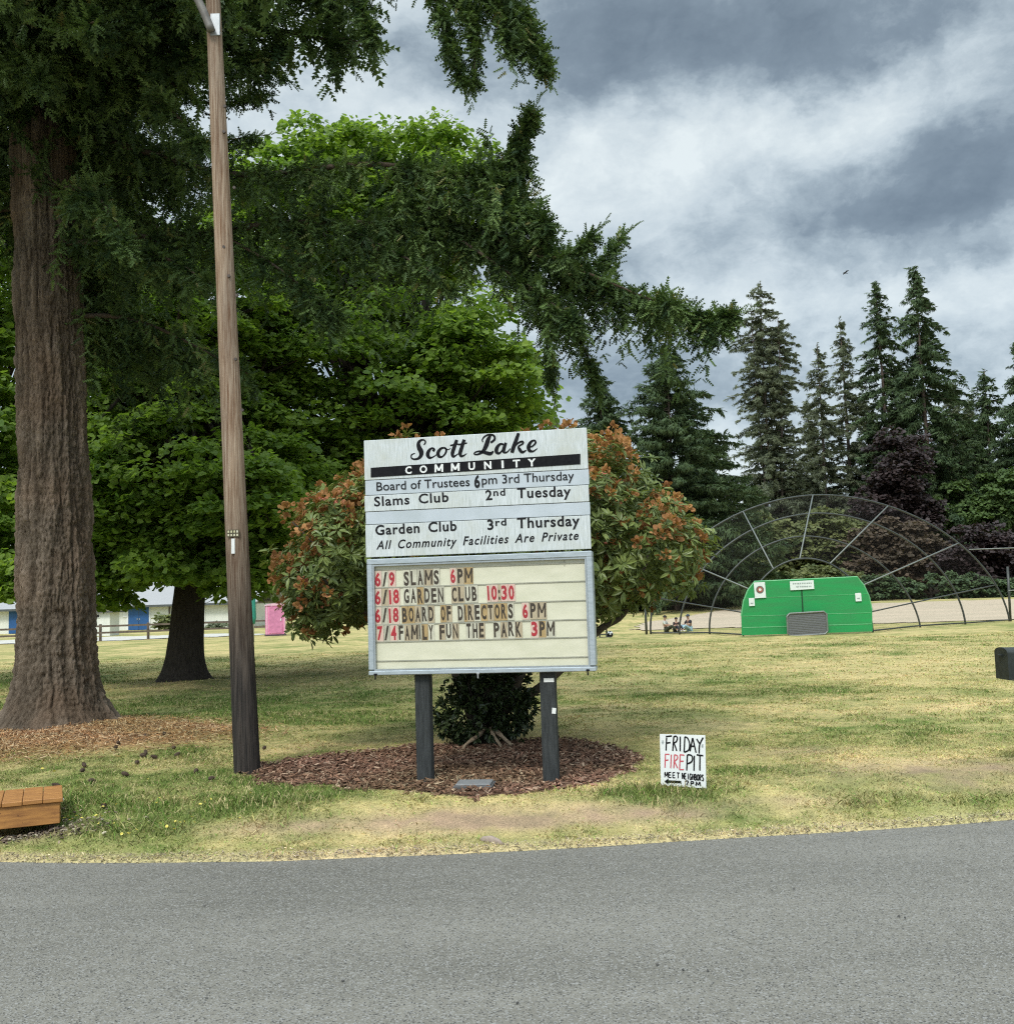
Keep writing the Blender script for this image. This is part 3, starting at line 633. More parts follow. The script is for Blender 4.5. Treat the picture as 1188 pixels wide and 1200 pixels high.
maple('maple_tree', 'broad maple with dark flared trunk standing between the conifer and the utility pole', b1,
      [at(216, 802, 22.6), at(218, 760, 22.6), at(222, 700, 22.6), at(226, 640, 22.6), at(222, 560, 22.6), at(212, 470, 22.6)], .40,
      [E(215, 560, 22.5, 150, 120, 3.2), E(130, 600, 21.5, 70, 85, 2), E(300, 600, 21.5, 85, 88, 2.4), E(230, 400, 23, 150, 130, 3), E(190, 660, 20.8, 75, 28, 1.2), E(118, 680, 21.3, 30, 34, 1), E(290, 670, 21.3, 40, 34, 1), E(20, 680, 22, 40, 34, 1.2)], 620, 175, .130, .66, 3)
b2 = gp(478, 782, .16)
maple('maple_tree', 'bright green maple behind the community sign, crown rounded at right', b2,
      [b2, b2+[0, 0, 1.2], b2+[.1, 0, 2.4], b2+[.1, .1, 3.6]], .30,
      [E(440, 470, 26, 175, 165, 3.6), E(380, 270, 27, 130, 115, 3.2), E(490, 250, 27, 110, 90, 3), E(560, 470, 25, 78, 120, 2.4), E(400, 620, 24.5, 110, 70, 2.4), E(320, 640, 25, 60, 50, 2)], 640, 175, .145, .78, 3)
b3 = gp(-60, 792, .16)
maple('maple_tree', 'shaded maple at the left edge, mostly behind the conifer trunk', b3,
      [b3, b3+[0, 0, 1.2], b3+[-.1, 0, 2.4], b3+[0, .1, 3.6]], .28,
      [E(-60, 520, 25, 130, 150, 3), E(0, 620, 24, 70, 80, 2), E(-20, 330, 25, 100, 120, 3)], 300, 110, .175, .75, 3)

# --- rhododendron behind the sign
rb = gp(568, 866, .2); rb[2] = gz(rb[0], rb[1]); RY = rb[1]
rh = thing('rhododendron', 'large rounded rhododendron with faded orange flowers behind the sign', 'shrub', rb)
m_rleaf = leafmat('rhododendron_leaves', (0.058, 0.100, 0.032), (0.25, 0.30, 0.085), (.46, .46, .15), .2, .42, .45)
m_rflow = leafmat('faded_flowers', (0.26, 0.115, 0.055), (0.50, 0.27, 0.115), (.54, .19, .14), .25, .8, .1)
RL = [(0, 0, 0), (.15, .35, .05), (.13, .72, .03), (0, 1, -.10), (-.13, .72, .03), (-.15, .35, .05), (0, .5, -.03)]; RF = [(0, 1, 2, 6), (6, 2, 3, 3), (0, 6, 4, 5), (6, 3, 4, 4)]
RF3 = [(0, 1, 6), (1, 2, 6), (2, 3, 6), (0, 6, 5), (5, 6, 4), (4, 6, 3)]
ells = [E(585, 645, RY, 190, 118, 1.95), E(405, 655, RY-.3, 62, 80, 1.2), E(372, 690, RY-.5, 42, 66, .7), E(752, 652, RY-.3, 76, 52, 1.2), E(722, 628, RY-.25, 78, 66, 1.3), E(688, 590, RY-.1, 66, 80, 1.4), E(480, 605, RY, 85, 78, 1.5), E(420, 610, RY-.2, 45, 50, 1.)]
def shell_pts(ells, n, inner=.8):
    Ps, Ns = [], []
    area = np.array([(e[1][0]*e[1][2]) for e in ells]); pick = rng.choice(len(ells), n, p=area/area.sum())
    d = rv(n); c0 = np.array([ells[k][0] for k in pick]); rr = np.array([ells[k][1] for k in pick])
    P = c0+d*rr*rng.uniform(inner, 1.02, n)[:, None]; N = unit(d/rr)
    ok = np.ones(n, bool)
    for k, (c, r) in enumerate(ells):
        q = (((P-c)/r)**2).sum(1); ok &= (q > .62) | (pick == k)
    return P[ok], N[ok]
P, N = shell_pts(ells, 6800, .68)
P += rng.normal(size=P.shape)*.07+N*(.34*(fbm(P[:, 0]*1.9+9, P[:, 2]*1.9+P[:, 1], 29, 3)-.5))[:, None]
zc = (P[:, 2]-rb[2]); lump = fbm(P[:, 0]*1.7, P[:, 2]*1.7+P[:, 1], 21, 3)
qp = proj(P); ok = ~((qp[:, 0] > 640) & (qp[:, 1] > 728-.25*(qp[:, 0]-690)))
P, N, zc, lump = P[ok], N[ok], zc[ok], lump[ok]
ok = (zc > 1.05) | (N[:, 0]**2 > .3); P, N, zc, lump = P[ok], N[ok], zc[ok], lump[ok]
nros = len(P); per = 9; ci = np.repeat(np.arange(nros), per)
ang = rng.random(nros*per)*2*math.pi; ax_ = unit(N*.7+Zv*.5+.35*rv(nros)); e1 = unit(np.cross(ax_, rv(nros))); e2 = np.cross(ax_, e1)
rad_ = e1[ci]*np.cos(ang)[:, None]+e2[ci]*np.sin(ang)[:, None]
D = unit(rad_+ax_[ci]*rng.uniform(-.25, .55, nros*per)[:, None]); Nn = unit(ax_[ci]+.3*rv(nros*per)-.2*D)
Tn = np.clip(.15+.55*(lump[ci]-.3)+.35*rng.random(nros*per)+.22*rng.random(nros)[ci], 0, 1)
leaves_mesh('crown', (P[ci]+D*.015, D, Nn, .108*rng.uniform(.65, 1.25, nros*per), Tn), m_rleaf, rh, rb, RL, RF3)
# faded trusses: clusters of small crinkled florets, thick near the top
pf = np.clip(.62*sm(1.4, 2.9, zc+1.5*(lump-.5)), .09, .80)*(.32+1.2*sm(.4, .62, fbm(P[:, 0]*2.5, P[:, 2]*2.5, 27, 2))); fl = rng.random(nros) < pf
Q, QN = P[fl]+ax_[fl]*.05, ax_[fl]; nf = len(Q); per = 15; ci = np.repeat(np.arange(nf), per)
d = unit(rv(nf*per)+QN[ci]*.9); pp = Q[ci]+d*.055*rng.uniform(.4, 1.1, nf*per)[:, None]
Tn = np.clip(.5*rng.random(nf)[ci]+.55*rng.random(nf*per), 0, 1)
o = leaves_mesh('faded_flowers', (pp, unit(d+.5*rv(nf*per)), unit(rv(nf*per)+d), .052*rng.uniform(.6, 1.3, nf*per), Tn), m_rflow, rh, rb, MAPV, MAPF, .9); o['kind'] = 'stuff'
mb = MB()
for px, py, dy in ((600, 800, 0), (545, 790, .2), (640, 770, -.2), (590, 760, .3), (500, 740, .1)):
    e_ = at(px, py-60, RY+dy); mb.tube(fray([rb+[0, 0, -.05], (rb+e_)/2+[0, 0, -.1], e_, e_+(e_-rb)*.35], 14), np.linspace(.09, .03, 14), 8)
mb.tube(fray([rb+[.05, 0, .25], at(640, 800, RY-.05), at(700, 740, RY-.1), at(728, 722, RY-.1), at(745, 690, RY-.1), at(760, 650, RY-.1)], 22), np.linspace(.055, .022, 22), 8)
mb.tube(fray([rb+[.05, 0, .4], at(560, 790, RY), at(470, 735, RY-.1), at(420, 715, RY-.3), at(395, 700, RY-.4), at(375, 670, RY-.45)], 22), np.linspace(.055, .015, 22), 8)
for k in range(26):
    c_ = P[rng.integers(nros)]; mb.tube(fray([rb+[0, 0, .9], (rb+c_)/2+[0, 0, .2], c_], 8), np.linspace(.04, .008, 8), 5)
mb.build('trunk', plain('shrub_wood', (.11, .09, .07), .9, (.06, .05, .04), 12, bmp=.4), rh, True, rb)
# pale exposed roots
mb = MB()
for k, (dx, dy, L) in enumerate(((.10, -.20, .30), (.24, -.14, .33), (-.22, -.06, .25))):
    rq = rb+[.06, -.42, 0]; pts = [rq+[dx*.1, dy*.2+.15, .20], rq+[dx*.55, dy*.6, .13], rq+[dx+.04*rng.normal(), dy*.9-.05, .035], rq+[dx*1.3, dy*1.1-.08, -.05]]
    mb.tube(fray(pts, 12), np.linspace(.026, .010, 12)*(1+.25*rng.normal(size=12)), 7)
mb.build('exposed_roots', plain('pale_root', (.42, .32, .22), .9, (.28, .2, .13), 20, bmp=.5), rh, True, rb)

# dark leafy base shrub in front of the trunk
ib = gp(572, 872, .19); ib[2] = gz(ib[0], ib[1])
ivy = thing('shrub', 'dark glossy evergreen shrub low in the mulch under the sign', 'shrub', ib)
e2_ = [E(565, 830, RY-.15, 52, 44, .42), E(580, 800, RY-.1, 40, 30, .4), E(545, 845, RY-.2, 32, 26, .3), E(600, 825, RY-.15, 26, 36, .3)]
P2, N2 = shell_pts(e2_, 3000, .35); P2 += rng.normal(size=P2.shape)*.03; n2_ = len(P2); per = 5; ci = np.repeat(np.arange(n2_), per)
D = unit(N2[ci]+.9*rv(n2_*per)); 
leaves_mesh('crown', (P2[ci], D, unit(Zv+.7*rv(n2_*per)+.5*N2[ci]), .068*rng.uniform(.6, 1.3, n2_*per), rng.random(n2_*per)), leafmat('dark_evergreen', (.018, .034, .014), (.06, .085, .03), None, .1, .35, .5), ivy, ib, RL, RF3, 1.5)
mb = MB()
for k in range(7): mb.tube(fray([ib+[.03*k-.1, 0, -.05], ib+[.05*k-.15, .05, .3], ib+[.09*k-.3, .05, .7]], 7), np.linspace(.02, .008, 7), 6)
mb.build('stem', m_bark2, ivy, True, ib)

# --- far conifers
FSV, FSF = [], []
for k, a in enumerate((-50, -24, 0, 25, 52)):
    ca, sa_ = math.sin(R(a)), math.cos(R(a)); L = (.75, .9, 1.05, .92, .7)[k]
    i0 = len(FSV); FSV += [(-.07*sa_+ca*.05, .07*ca, 0), (.07*sa_+ca*.05, -.07*ca+.02, 0), (ca*L*.55+.09*sa_, sa_*L*.55, .03), (ca*L, sa_*L, -.14)]; FSF += [(i0, i0+1, i0+2), (i0, i0+2, i0+3)]
for x_, y_ in ((-.25, .35), (.2, .5), (0, .75), (.05, .25)):
    i0 = len(FSV); FSV += [(x_-.1, y_, 0), (x_+.1, y_+.02, 0), (x_+.02, y_+.12, -.42)]; FSF += [(i0, i0+1, i0+2)]
def conifer(base, h, rbase, start=.1, spacing=.55, nb=6, dens=1.0, droop=.35, ssz=.75, prof=1.0, lift=.15, mat=None, stems=None, label='', name='fir_tree', group='tall conifers beyond the ball field', fullr=None):
    o = thing(name, label, 'tree', base, group=group); base = np.asarray(base, float); mb = MB(); Pp, Dd, Ss, Tt = [], [], [], []
    for sx, sy, sh in (stems or [(0, 0, 1.0)]):
        tp = base+[sx, sy, h*sh]; b0 = base+[sx*.5, sy*.5, -.2]
        tr = fray([b0, b0+(tp-b0)*.33+rng.normal(size=3)*[.1, .1, 0], b0+(tp-b0)*.66+rng.normal(size=3)*[.1, .1, 0], tp], 16)
        mb.tube(tr, np.linspace(h*.011/math.sqrt(len(stems or [1])), .02, 16), 8)
        z = h*sh*start
        while z < h*sh-.3:
            f = (z/(h*sh)-start)/(1-start)
            rl = (1.5 if h < 22 else 1.9)*rbase*(max(1-f, 0.0)**prof*(.93)+.03)
            if fullr: rl = 1.75*rbase*fullr(f)
            for k in range(max(3, int(nb*(1-.35*f)))):
                if rng.random() > dens: continue
                az = rng.uniform(0, 2*math.pi); L = rl*rng.uniform(.5, 1.12); q = np.array([math.cos(az), math.sin(az), 0])
                zz_ = z+rng.uniform(-.5, .5)*spacing; c0 = np.array([np.interp(zz_, tr[:, 2]-base[2], tr[:, 0]), np.interp(zz_, tr[:, 2]-base[2], tr[:, 1]), base[2]+zz_])
                ns = max(2, int(L/(.38*ssz)))
                s = np.linspace(.18 if L > 1.5 else .1, 1, ns)
                pts = c0+q*(L*s)[:, None]+Zv*(lift*L*s-droop*L*s**2)[:, None]
                mb.tube(np.stack([c0, c0+q*L*.5+Zv*(lift*L*.5-droop*L*.25), pts[-1]]), np.array([.05, .03, .01])*max(.4, h/30), 3, False)
                for rep in range(3):
                    Pp.append(pts+rng.normal(size=(ns, 3))*.10*ssz); Dd.append(unit(q+rng.normal(size=(ns, 3))*.65-Zv*(.15+droop*.8*s)[:, None])); Ss.append(ssz*rng.uniform(.55, 1.2, ns)*(1-.25*s*(f > .3))); Tt.append(.5*rng.random()+.5*rng.random(ns))
            z += spacing*rng.uniform(.7, 1.3)*(1-.35*f)
        n = 6; Pp.append(np.repeat(tp[None], n, 0)-Zv*np.linspace(0, .8, n)[:, None]); Dd.append(unit(Zv*.8+rv(n)*.8)); Ss.append(np.full(n, ssz*.5)); Tt.append(np.full(n, .5))
    Pp, Dd, Ss, Tt = map(np.concatenate, (Pp, Dd, Ss, Tt)); A, D, C = frame(Dd, unit(Zv+.45*rv(len(Pp))))
    V, Fs = inst(FSV, FSF, Pp, A, D, C, Ss, Ss, Ss)
    mb.build('trunk', m_bark3, o, True, base); mk('crown', V, [Fs], mat or m_fir, o, attr=np.repeat(Tt, len(FSV)), org=base)
    return o
def cbase(px, Yd):
    p = at(px, 700, Yd); p[2] = gz(p[0], p[1]); return p
def ctop(px, py, Yd): return at(px, py, Yd)[2]-gz(at(px, py, Yd)[0], Yd)
pin = lambda f: np.interp(f, [0, .12, .3, .55, .8, .93, 1], [.85, 1.0, .78, .70, .60, .42, .12])
conifer(cbase(912, 112), ctop(912, 330, 112), 4.6, .14, .60, 6, .46, .25, .64, mat=m_fir2, stems=[(-.2, 0, 1.0), (-1.3, .4, .93), (1.5, -.3, .9), (.6, .5, .86)], label='tall narrow pine with several bare stems, left of the firs', name='pine_tree', fullr=lambda f: .62*pin(f))
conifer(cbase(974, 116), ctop(974, 402, 116), 4.0, .1, .65, 6, .7, .35, .7, mat=m_fir2, label='thin grey green fir, shortest of the row beyond the backstop')
conifer(cbase(1003, 118), ctop(1003, 372, 118), 4.0, .12, .65, 6, .72, .35, .7, mat=m_fir2, label='slim fir with bare tip between the short thin fir and the two tallest firs')
conifer(cbase(1048, 116), ctop(1048, 330, 116), 5.2, .12, .75, 6, .85, .40, .85, label='tall fir with layered branches above the purple plum')
conifer(cbase(1097, 113), ctop(1097, 311, 113), 6.2, .05, .8, 7, .88, .45, .95, label='tallest fir beyond the backstop, broad and drooping')
conifer(cbase(1132, 121), ctop(1132, 450, 121), 5.5, .05, .7, 7, .9, .35, .85, mat=m_fir2, label='rounded mid height fir right of the tallest fir')
conifer(cbase(1172, 118), ctop(1172, 432, 118), 5.5, .05, .7, 7, .85, .35, .85, label='fir at the right edge beyond the field')
conifer(cbase(1215, 112), ctop(1215, 400, 112), 5.5, .05, .7, 7, .9, .35, .85, label='fir half cut off by the right edge of the photo')
conifer(cbase(793, 82), ctop(793, 408, 82), 6.6, .02, .46, 8, 1.0, .22, .75, prof=.72, lift=.2, label='dense dark spruce right of the sign and above the rhododendron', name='spruce_tree', group='dense spruces behind the sign')
conifer(cbase(838, 90), ctop(838, 505, 90), 5.0, .02, .5, 7, 1.0, .22, .8, prof=.6, lift=.2, label='low spruce joined to the right flank of the dense dark spruce', name='spruce_tree', group='dense spruces behind the sign')
conifer(cbase(712, 88), ctop(712, 440, 88), 4.6, .02, .5, 8, 1.0, .2, .8, prof=.7, lift=.2, label='darker spruce just above the right corner of the sign', name='spruce_tree', group='dense spruces behind the sign')
conifer(cbase(655, 95), ctop(655, 490, 95), 4.2, .02, .6, 7, 1.0, .2, .8, prof=.7, mat=m_fir2, label='small spruce behind the top of the sign, mostly hidden', name='spruce_tree', group='dense spruces behind the sign')
conifer(cbase(935, 120), ctop(935, 560, 120), 4.5, .03, .6, 7, .95, .3, .85, prof=.6, mat=m_fir2, label='low grey green fir at the foot of the tall pine')
for px_, py_, yd_, rb_, lb_ in ((958, 470, 125, 4.0, 'grey green fir behind the bare stemmed pine'), (1026, 462, 124, 4.2, 'fir of middle height behind the slim fir and the tall layered fir'), (1072, 430, 122, 4.2, 'fir of middle height between the two tallest firs'), (1150, 470, 124, 4.5, 'background fir between the right edge fir and the rounded fir')):
    conifer(cbase(px_, yd_), ctop(px_, py_, yd_), rb_, .04, .7, 6, .9, .35, .85, mat=m_fir2, label=lb_)
# broadleaf masses beyond the field
def bushy(name, label, cat, base, ells, nclump, per, lsz, crad, mat, r_=.2, group='trees and bushes beyond the ball field'):
    o = thing(name, label, cat, base, group=group); L, C, cr = leafy(ells, nclump, per, lsz, crad, shell=.2); mb = MB()
    e0 = np.asarray(ells[0][0]); mb.tube(fray([base-Zv*.2, base+(e0-base)*.4, e0], 8), np.linspace(r_, r_*.4, 8), 8); limbs(mb, base+(e0-base)*.4, C, r_*.5, 4, 5)
    mb.build('trunk', m_bark2, o, True, base); leaves_mesh('crown', L, mat, o, base); return o
bushy('plum_tree', 'dark purple leaved tree in front of the tall firs', 'tree', cbase(1055, 106), [E(1052, 552, 106, 34, 52, 3.0), E(1032, 600, 106, 34, 50, 3.0), E(1072, 600, 106, 30, 46, 2.8)], 170, 90, .36, 1.3, m_plum)
bushy('plum_tree', 'low purple leaved bush at the right beside the dark hedge', 'tree', cbase(1150, 98), [E(1150, 652, 98, 46, 38, 3), E(1185, 660, 98, 30, 34, 2.6), E(1118, 660, 98, 22, 30, 2)], 170, 85, .33, 1.1, m_plum)
bushy('tree', 'yellow green bushy tree left of the backstop arches', 'tree', cbase(885, 105), [E(885, 640, 105, 45, 40, 3), E(850, 660, 105, 35, 30, 3), E(925, 650, 105, 35, 40, 3)], 170, 85, .33, 1.1, m_olive)
bushy('tree', 'olive tree standing behind the top of the green backboard', 'tree', cbase(965, 104), [E(965, 645, 104, 45, 48, 3), E(1000, 655, 104, 35, 45, 3)], 170, 85, .33, 1.1, m_olive)
bushy('tree', 'green leafy tree at the right edge below the firs', 'tree', cbase(1180, 108), [E(1180, 590, 108, 40, 42, 3.2), E(1130, 605, 109, 40, 42, 3.2), E(1090, 630, 109, 40, 45, 3.2)], 180, 90, .34, 1.2, leafmat('muted_green_leaves', (.05, .09, .03), (.12, .18, .055), None, .3, .6, .2))
bushy('tree', 'reddish brown leaved tree seen through the backstop netting', 'tree', cbase(1035, 101), [E(1035, 650, 101, 42, 42, 3), E(1070, 655, 101, 30, 40, 3)], 170, 85, .33, 1.1, leafmat('bronze_leaves', (.06, .05, .035), (.13, .09, .06), None, .2, .6, .2))
bushy('bush', 'grey green bush right behind the green backboard', 'bush', cbase(955, 97), [E(950, 686, 97, 55, 22, 1.8), E(1000, 690, 97, 40, 18, 1.5), E(900, 690, 97, 35, 16, 1.5)], 160, 70, .30, .8, m_olive)
bushy('hedge', 'dark green clipped hedge along the far edge of the field', 'hedge', cbase(1090, 94), [E(1090, 688, 94, 95, 15, 1.2), E(1020, 690, 94, 60, 13, 1.2), E(1170, 690, 94, 60, 13, 1.2)], 170, 80, .25, .6, m_fir)
bushy('bush', 'yellow green bush beside the blue doors of the white building', 'bush', cbase(194, 92), [E(194, 729, 92, 11, 7.5, .8)], 26, 40, .3, .45, m_olive)
bushy('bush', 'low grey green bush against the long white wall right of the maple trunk', 'bush', cbase(252, 92), [E(252, 733, 92, 14, 3, .5)], 14, 30, .25, .35, m_fir2)

# distant woods that read as one mass
n = 900; px_ = rng.uniform(-300, 1500, n); dd = rng.uniform(175, 230, n)
C = np.array([cbase(p, d) for p, d in zip(px_, dd)]); hh = rng.uniform(4, 9, n)+3*vn(px_*.02, px_*0, 3); per = 45; ci = np.repeat(np.arange(n), per); u = rng.random(n*per)
P = C[ci]+np.stack([rng.normal(size=n*per)*1.6*(1.15-u), rng.normal(size=n*per)*1.6, u*hh[ci]], 1)
Dn = unit(rv(n*per)-.3*Zv)
A, D, Cc = frame(Dn, unit(Zv+.5*rv(n*per))); sz_ = rng.uniform(.8, 1.6, n*per)
V, Fs = inst(MAPV, MAPF, P, A, D, Cc, sz_, sz_, sz_)
setp(mk('distant_woods', V, [Fs], m_fir2, attr=np.repeat(.6*rng.random(n)[ci]+.4*rng.random(n*per), len(MAPV))), 'far belt of grey green woods on the horizon', 'woods', kind='stuff')

# ------------------------------------------------------------------ community sign
PL = at(430, 650, 9.36); PR = at(692, 650, 9.02)
yaw = math.atan2(PR[1]-PL[1], PR[0]-PL[0]); SO = (PL+PR)/2; SO[2] = float(gz(SO[0], SO[1]))
exv = np.array([math.cos(yaw), math.sin(yaw), 0]); eyv = np.array([-math.sin(yaw), math.cos(yaw), 0])
def S(px, py, off=0.0):
    d = ray(px, py); k = np.dot(SO+eyv*off-CAM, eyv)/np.dot(d, eyv); q = CAM+d*k-SO; return np.array([np.dot(q, exv), q[2]])
def Z1(X, Y, off=0.0): return S(410+X/3.75, 480+Y/3.75, off)
sign = thing('community_sign', 'white community notice sign on two dark posts standing in brown mulch', 'sign', SO, yaw)
m_board, t, b = newmat('weathered_white_board')
n = noise(t, 10, 7, .65, objvec(t, (9, 1, .7))); n2 = noise(t, 3, 5, .6, objvec(t)); 
c = mixc(t, rng_(t, n, .40, .66), (.60, .64, .655), (.41, .45, .44)); c = mixc(t, rng_(t, n2, .47, .66, 0, .75), c, (.47, .49, .44))
t.links.new(c, b.inputs['Base Color']); b.inputs['Roughness'].default_value = .6
m_strip = plain('blue_grey_strip', (.50, .55, .60), .6, (.42, .47, .50), 4)
m_alu = plain('aluminium_frame', (.46, .51, .55), .42, (.36, .41, .44), 10, (1, 1, 4), metal=.35)
m_cream = plain('cream_panel', (.66, .64, .50), .45, (.58, .57, .43), 4, (1, 1, 2.5))
m_rail = plain('clear_rail', (.36, .35, .28), .5, (.27, .27, .22), 18)
# posts
for px in (497.5, 644.0):
    u, v_ = S(px, 850, .118); dl = -.05; topv = S(px, 790, .118)[1]+.95
    hgt = topv+.25; mb = MB(); mb.box((u, .118, topv-hgt/2), (.137, .120, hgt), bev=.008)
    p_ = mb.build('post', m_dkpost, sign)
u, v_ = S(643, 797, .056); MB().box((u, .0562, v_), (.09, .003, .035)).build('post_label', m_white, sign)
u, v_ = S(649, 833, .056); MB().box((u, .0562, v_), (.035, .003, .05), ry=.1).build('reflector', m_white, sign)
# upper board made of strips
uL, uR = S(427.5, 560)[0]-.002, S(689.5, 560)[0]
rowsL = [516, 563, 580.8, 600, 615, 653.5]; V_ = [S(428+ (yy-516)*.03, yy)[1] for yy in rowsL]
MB().box(((uL+uR)/2, .045, (V_[0]+V_[-1])/2), (uR-uL-.02, .05, V_[0]-V_[-1]-.01)).build('backing_board', m_gal, sign)
for k in range(5):
    a, b_ = V_[k], V_[k+1]
    MB().box(((uL+uR)/2+(0, .004, -.003, .003, 0)[k], .008+(0, .003, 0, .004, .001)[k], (a+b_)/2), (uR-uL, .022, a-b_-.005), bev=.003).build('board_strip', m_strip if k in (1, 3) else m_board, sign)
# cabinet
cl, cr_ = S(431.5, 720)[0]-.003, S(694.5, 720)[0]+.012; ct, cb = S(430, 655.5)[1], S(434, 791.5)[1]; fwid = .052; dp = .17
for nm, c_, d_ in (('frame_rail', ((cl+cr_)/2, dp/2-.012, ct-fwid/2), (cr_-cl, dp, fwid)), ('frame_rail', ((cl+cr_)/2, dp/2-.012, cb+fwid/2-.006), (cr_-cl, dp, fwid-.012)),
                   ('frame_stile', (cl+fwid/2, dp/2-.012, (ct+cb)/2), (fwid, dp-.002, ct-cb-2*fwid+.008)), ('frame_stile', (cr_-fwid/2, dp/2-.012, (ct+cb)/2), (fwid, dp-.002, ct-cb-2*fwid+.008))):
    MB().box(c_, d_, bev=.006).build(nm, m_alu, sign)
# inner lip of the frame
mb = MB(); il, ir, it, ib_ = cl+fwid, cr_-fwid, ct-fwid, cb+fwid-.012
for c_, d_ in ((((il+ir)/2, .004, it-.008), (ir-il, .018, .014)), (((il+ir)/2, .004, ib_+.008), (ir-il, .018, .014)), ((il+.008, .004, (it+ib_)/2), (.014, .016, it-ib_-.03)), ((ir-.008, .004, (it+ib_)/2), (.014, .016, it-ib_-.03))): mb.box(c_, d_)
mb.build('frame_lip', plain('frame_lip_metal', (.40, .44, .46), .45, (.3, .33, .35), 10, metal=.4), sign)
FY = .028
MB().box(((il+ir)/2, FY+.01, (it+ib_)/2), (ir-il-.002, .02, it-ib_-.002)).build('letter_panel', m_cream, sign)
for (yl, yr) in ((666.7, 660.5), (688.6, 681.3), (711.2, 703), (733.3, 724.8), (752.5, 746.5), (775, 769.5)):
    va = S(438, yl, FY)[1]; vb = S(686, yr, FY)[1]
    MB().box(((il+ir)/2, FY-.003, (va+vb)/2), (ir-il-.03, .008, .010)).build('letter_rail', m_rail, sign)
u, v_ = S(661, 657, FY); MB().box((u, FY-.003, v_-.02), (.006, .006, .05)).build('panel_seam', m_rail, sign)
for px, py in ((560, 789, ), (688.5, 785.5), (440, 790.5)):
    u, v_ = S(px, py, -.02); MB().box((u, -.020, v_), (.030, .014, .018), bev=.003).box((u, -.024, v_-.022), (.012, .008, .045), bev=.002).build('latch', m_black if px != 560 else m_gal, sign)
# lettering ---------------------------------------------------
def text_raw(s, bold=0.0, shear=0.0, space=1.0, word=1.0):
    c = bpy.data.curves.new('t', 'FONT'); c.body = s; c.size = 1.0; c.offset = bold; c.shear = shear; c.space_character = space; c.space_word = word; c.resolution_u = 3; c.extrude = 0.0; c.fill_mode = 'FRONT'
    o = bpy.data.objects.new('t', c); COL.objects.link(o); bpy.context.view_layer.update()
    me = bpy.data.meshes.new_from_object(o.evaluated_get(bpy.context.evaluated_depsgraph_get()))
    n = len(me.vertices); co = np.zeros(n*3, np.float32); me.vertices.foreach_get('co', co); fs = [list(p.vertices) for p in me.polygons]
    bpy.data.objects.remove(o); bpy.data.curves.remove(c); bpy.data.meshes.remove(me)
    return co.reshape(-1, 3).astype(float), fs
CAPH = text_raw('H')[0][:, 1].max()
def text_on(name, s, p0, p1, cap, y, mat, parent, bold=0.0, shear=0.0, space=1.0, word=1.0, exact=False, placer=None):
    co, fs = text_raw(s, bold, shear, space, word); x0, x1 = co[:, 0].min(), co[:, 0].max()
    p0, p1 = np.asarray(p0), np.asarray(p1); W = p1-p0; L = np.linalg.norm(W); dx = W/L; dz = np.array([-dx[1], dx[0]])
    y0, h_ = (co[:, 1].min(), co[:, 1].max()-co[:, 1].min()) if exact else (0, CAPH)
    uv = p0+((co[:, 0]-x0)/(x1-x0)*L)[:, None]*dx+((co[:, 1]-y0)/h_*cap)[:, None]*dz
    mb = MB(); mb.add(np.stack([uv[:, 0], np.full(len(uv), y), uv[:, 1]], 1), [f[::-1] for f in fs])
    return mb.build(name, mat, parent)
m_ink = plain('black_lettering', (.012, .012, .014), .8, (.028, .028, .03), 25, spec=.12)
m_ink2 = plain('faded_lettering', (.045, .05, .056), .6, (.07, .078, .082), 18)
px1 = 1/3.75*.0077  # metres per zoom pixel on the sign
TY = -.0045
def line(s, X0, Y0, X1, Y1, cap, bold=.0, shear=0., mat=None, space=1.0, word=1.0): return text_on('lettering', s, Z1(X0, Y0), Z1(X1, Y1), cap*px1, TY, mat or m_ink, sign, bold, shear, space, word)
pb = [Z1(93, 256), Z1(1012, 194.5), Z1(1012, 240), Z1(93, 298)]
MB().prism([(p[0], -.0035, p[1]) for p in pb], (0, -.004, 0)).build('header_bar', m_black, sign)
HB = lambda X: 284+(249-284)*(X-245)/(818-245)
def header_letter(ch, a, b_):
    if ch == 'M':
        mb = MB(); xx = lambda f: a+4+f*(b_-a-8)
        for q2, (m0, m1) in enumerate((((0, 0), (0, 1)), ((0, 1), (.5, .2)), ((.5, .2), (1, 1)), ((1, 1), (1, 0)))):
            stroke(mb, [(xx(m0[0]), HB(xx(m0[0]))-34*m0[1], 8.5), (xx(m1[0]), HB(xx(m1[0]))-34*m1[1], 8.5)], TF(Z1, px1), -.0085-.0002*q2)
        return mb.build('lettering', m_white, sign)
    return text_on('lettering', ch, Z1(a, HB(a)), Z1(b_, HB(b_)), 34*px1, -.0085, m_white, sign, .035, 0, exact=True)
HEADER = (('C', 245, 273), ('O', 308, 341), ('M', 373, 411), ('M', 445, 483), ('U', 522, 551), ('N', 591, 623), ('I', 667, 677), ('T', 717, 749), ('Y', 782, 818))
line('Board of Trustees', 118, 357, 527, 335, 38, .004, 0, m_ink); line('6', 547, 342, 572, 341, 52, .03); line('pm 3rd Thursday', 580, 329, 985, 308, 38, .004, 0, m_ink)
line('Slams Club', 108, 425, 435, 404, 41, .022, 0, None, 1.12, 1.7); line('2', 597, 398, 626, 396, 42, .022); line('nd', 631, 380, 683, 377, 30, .022, 0, None, 1.15); line('Tuesday', 735, 389, 971, 380, 43, .022, 0, None, 1.1)
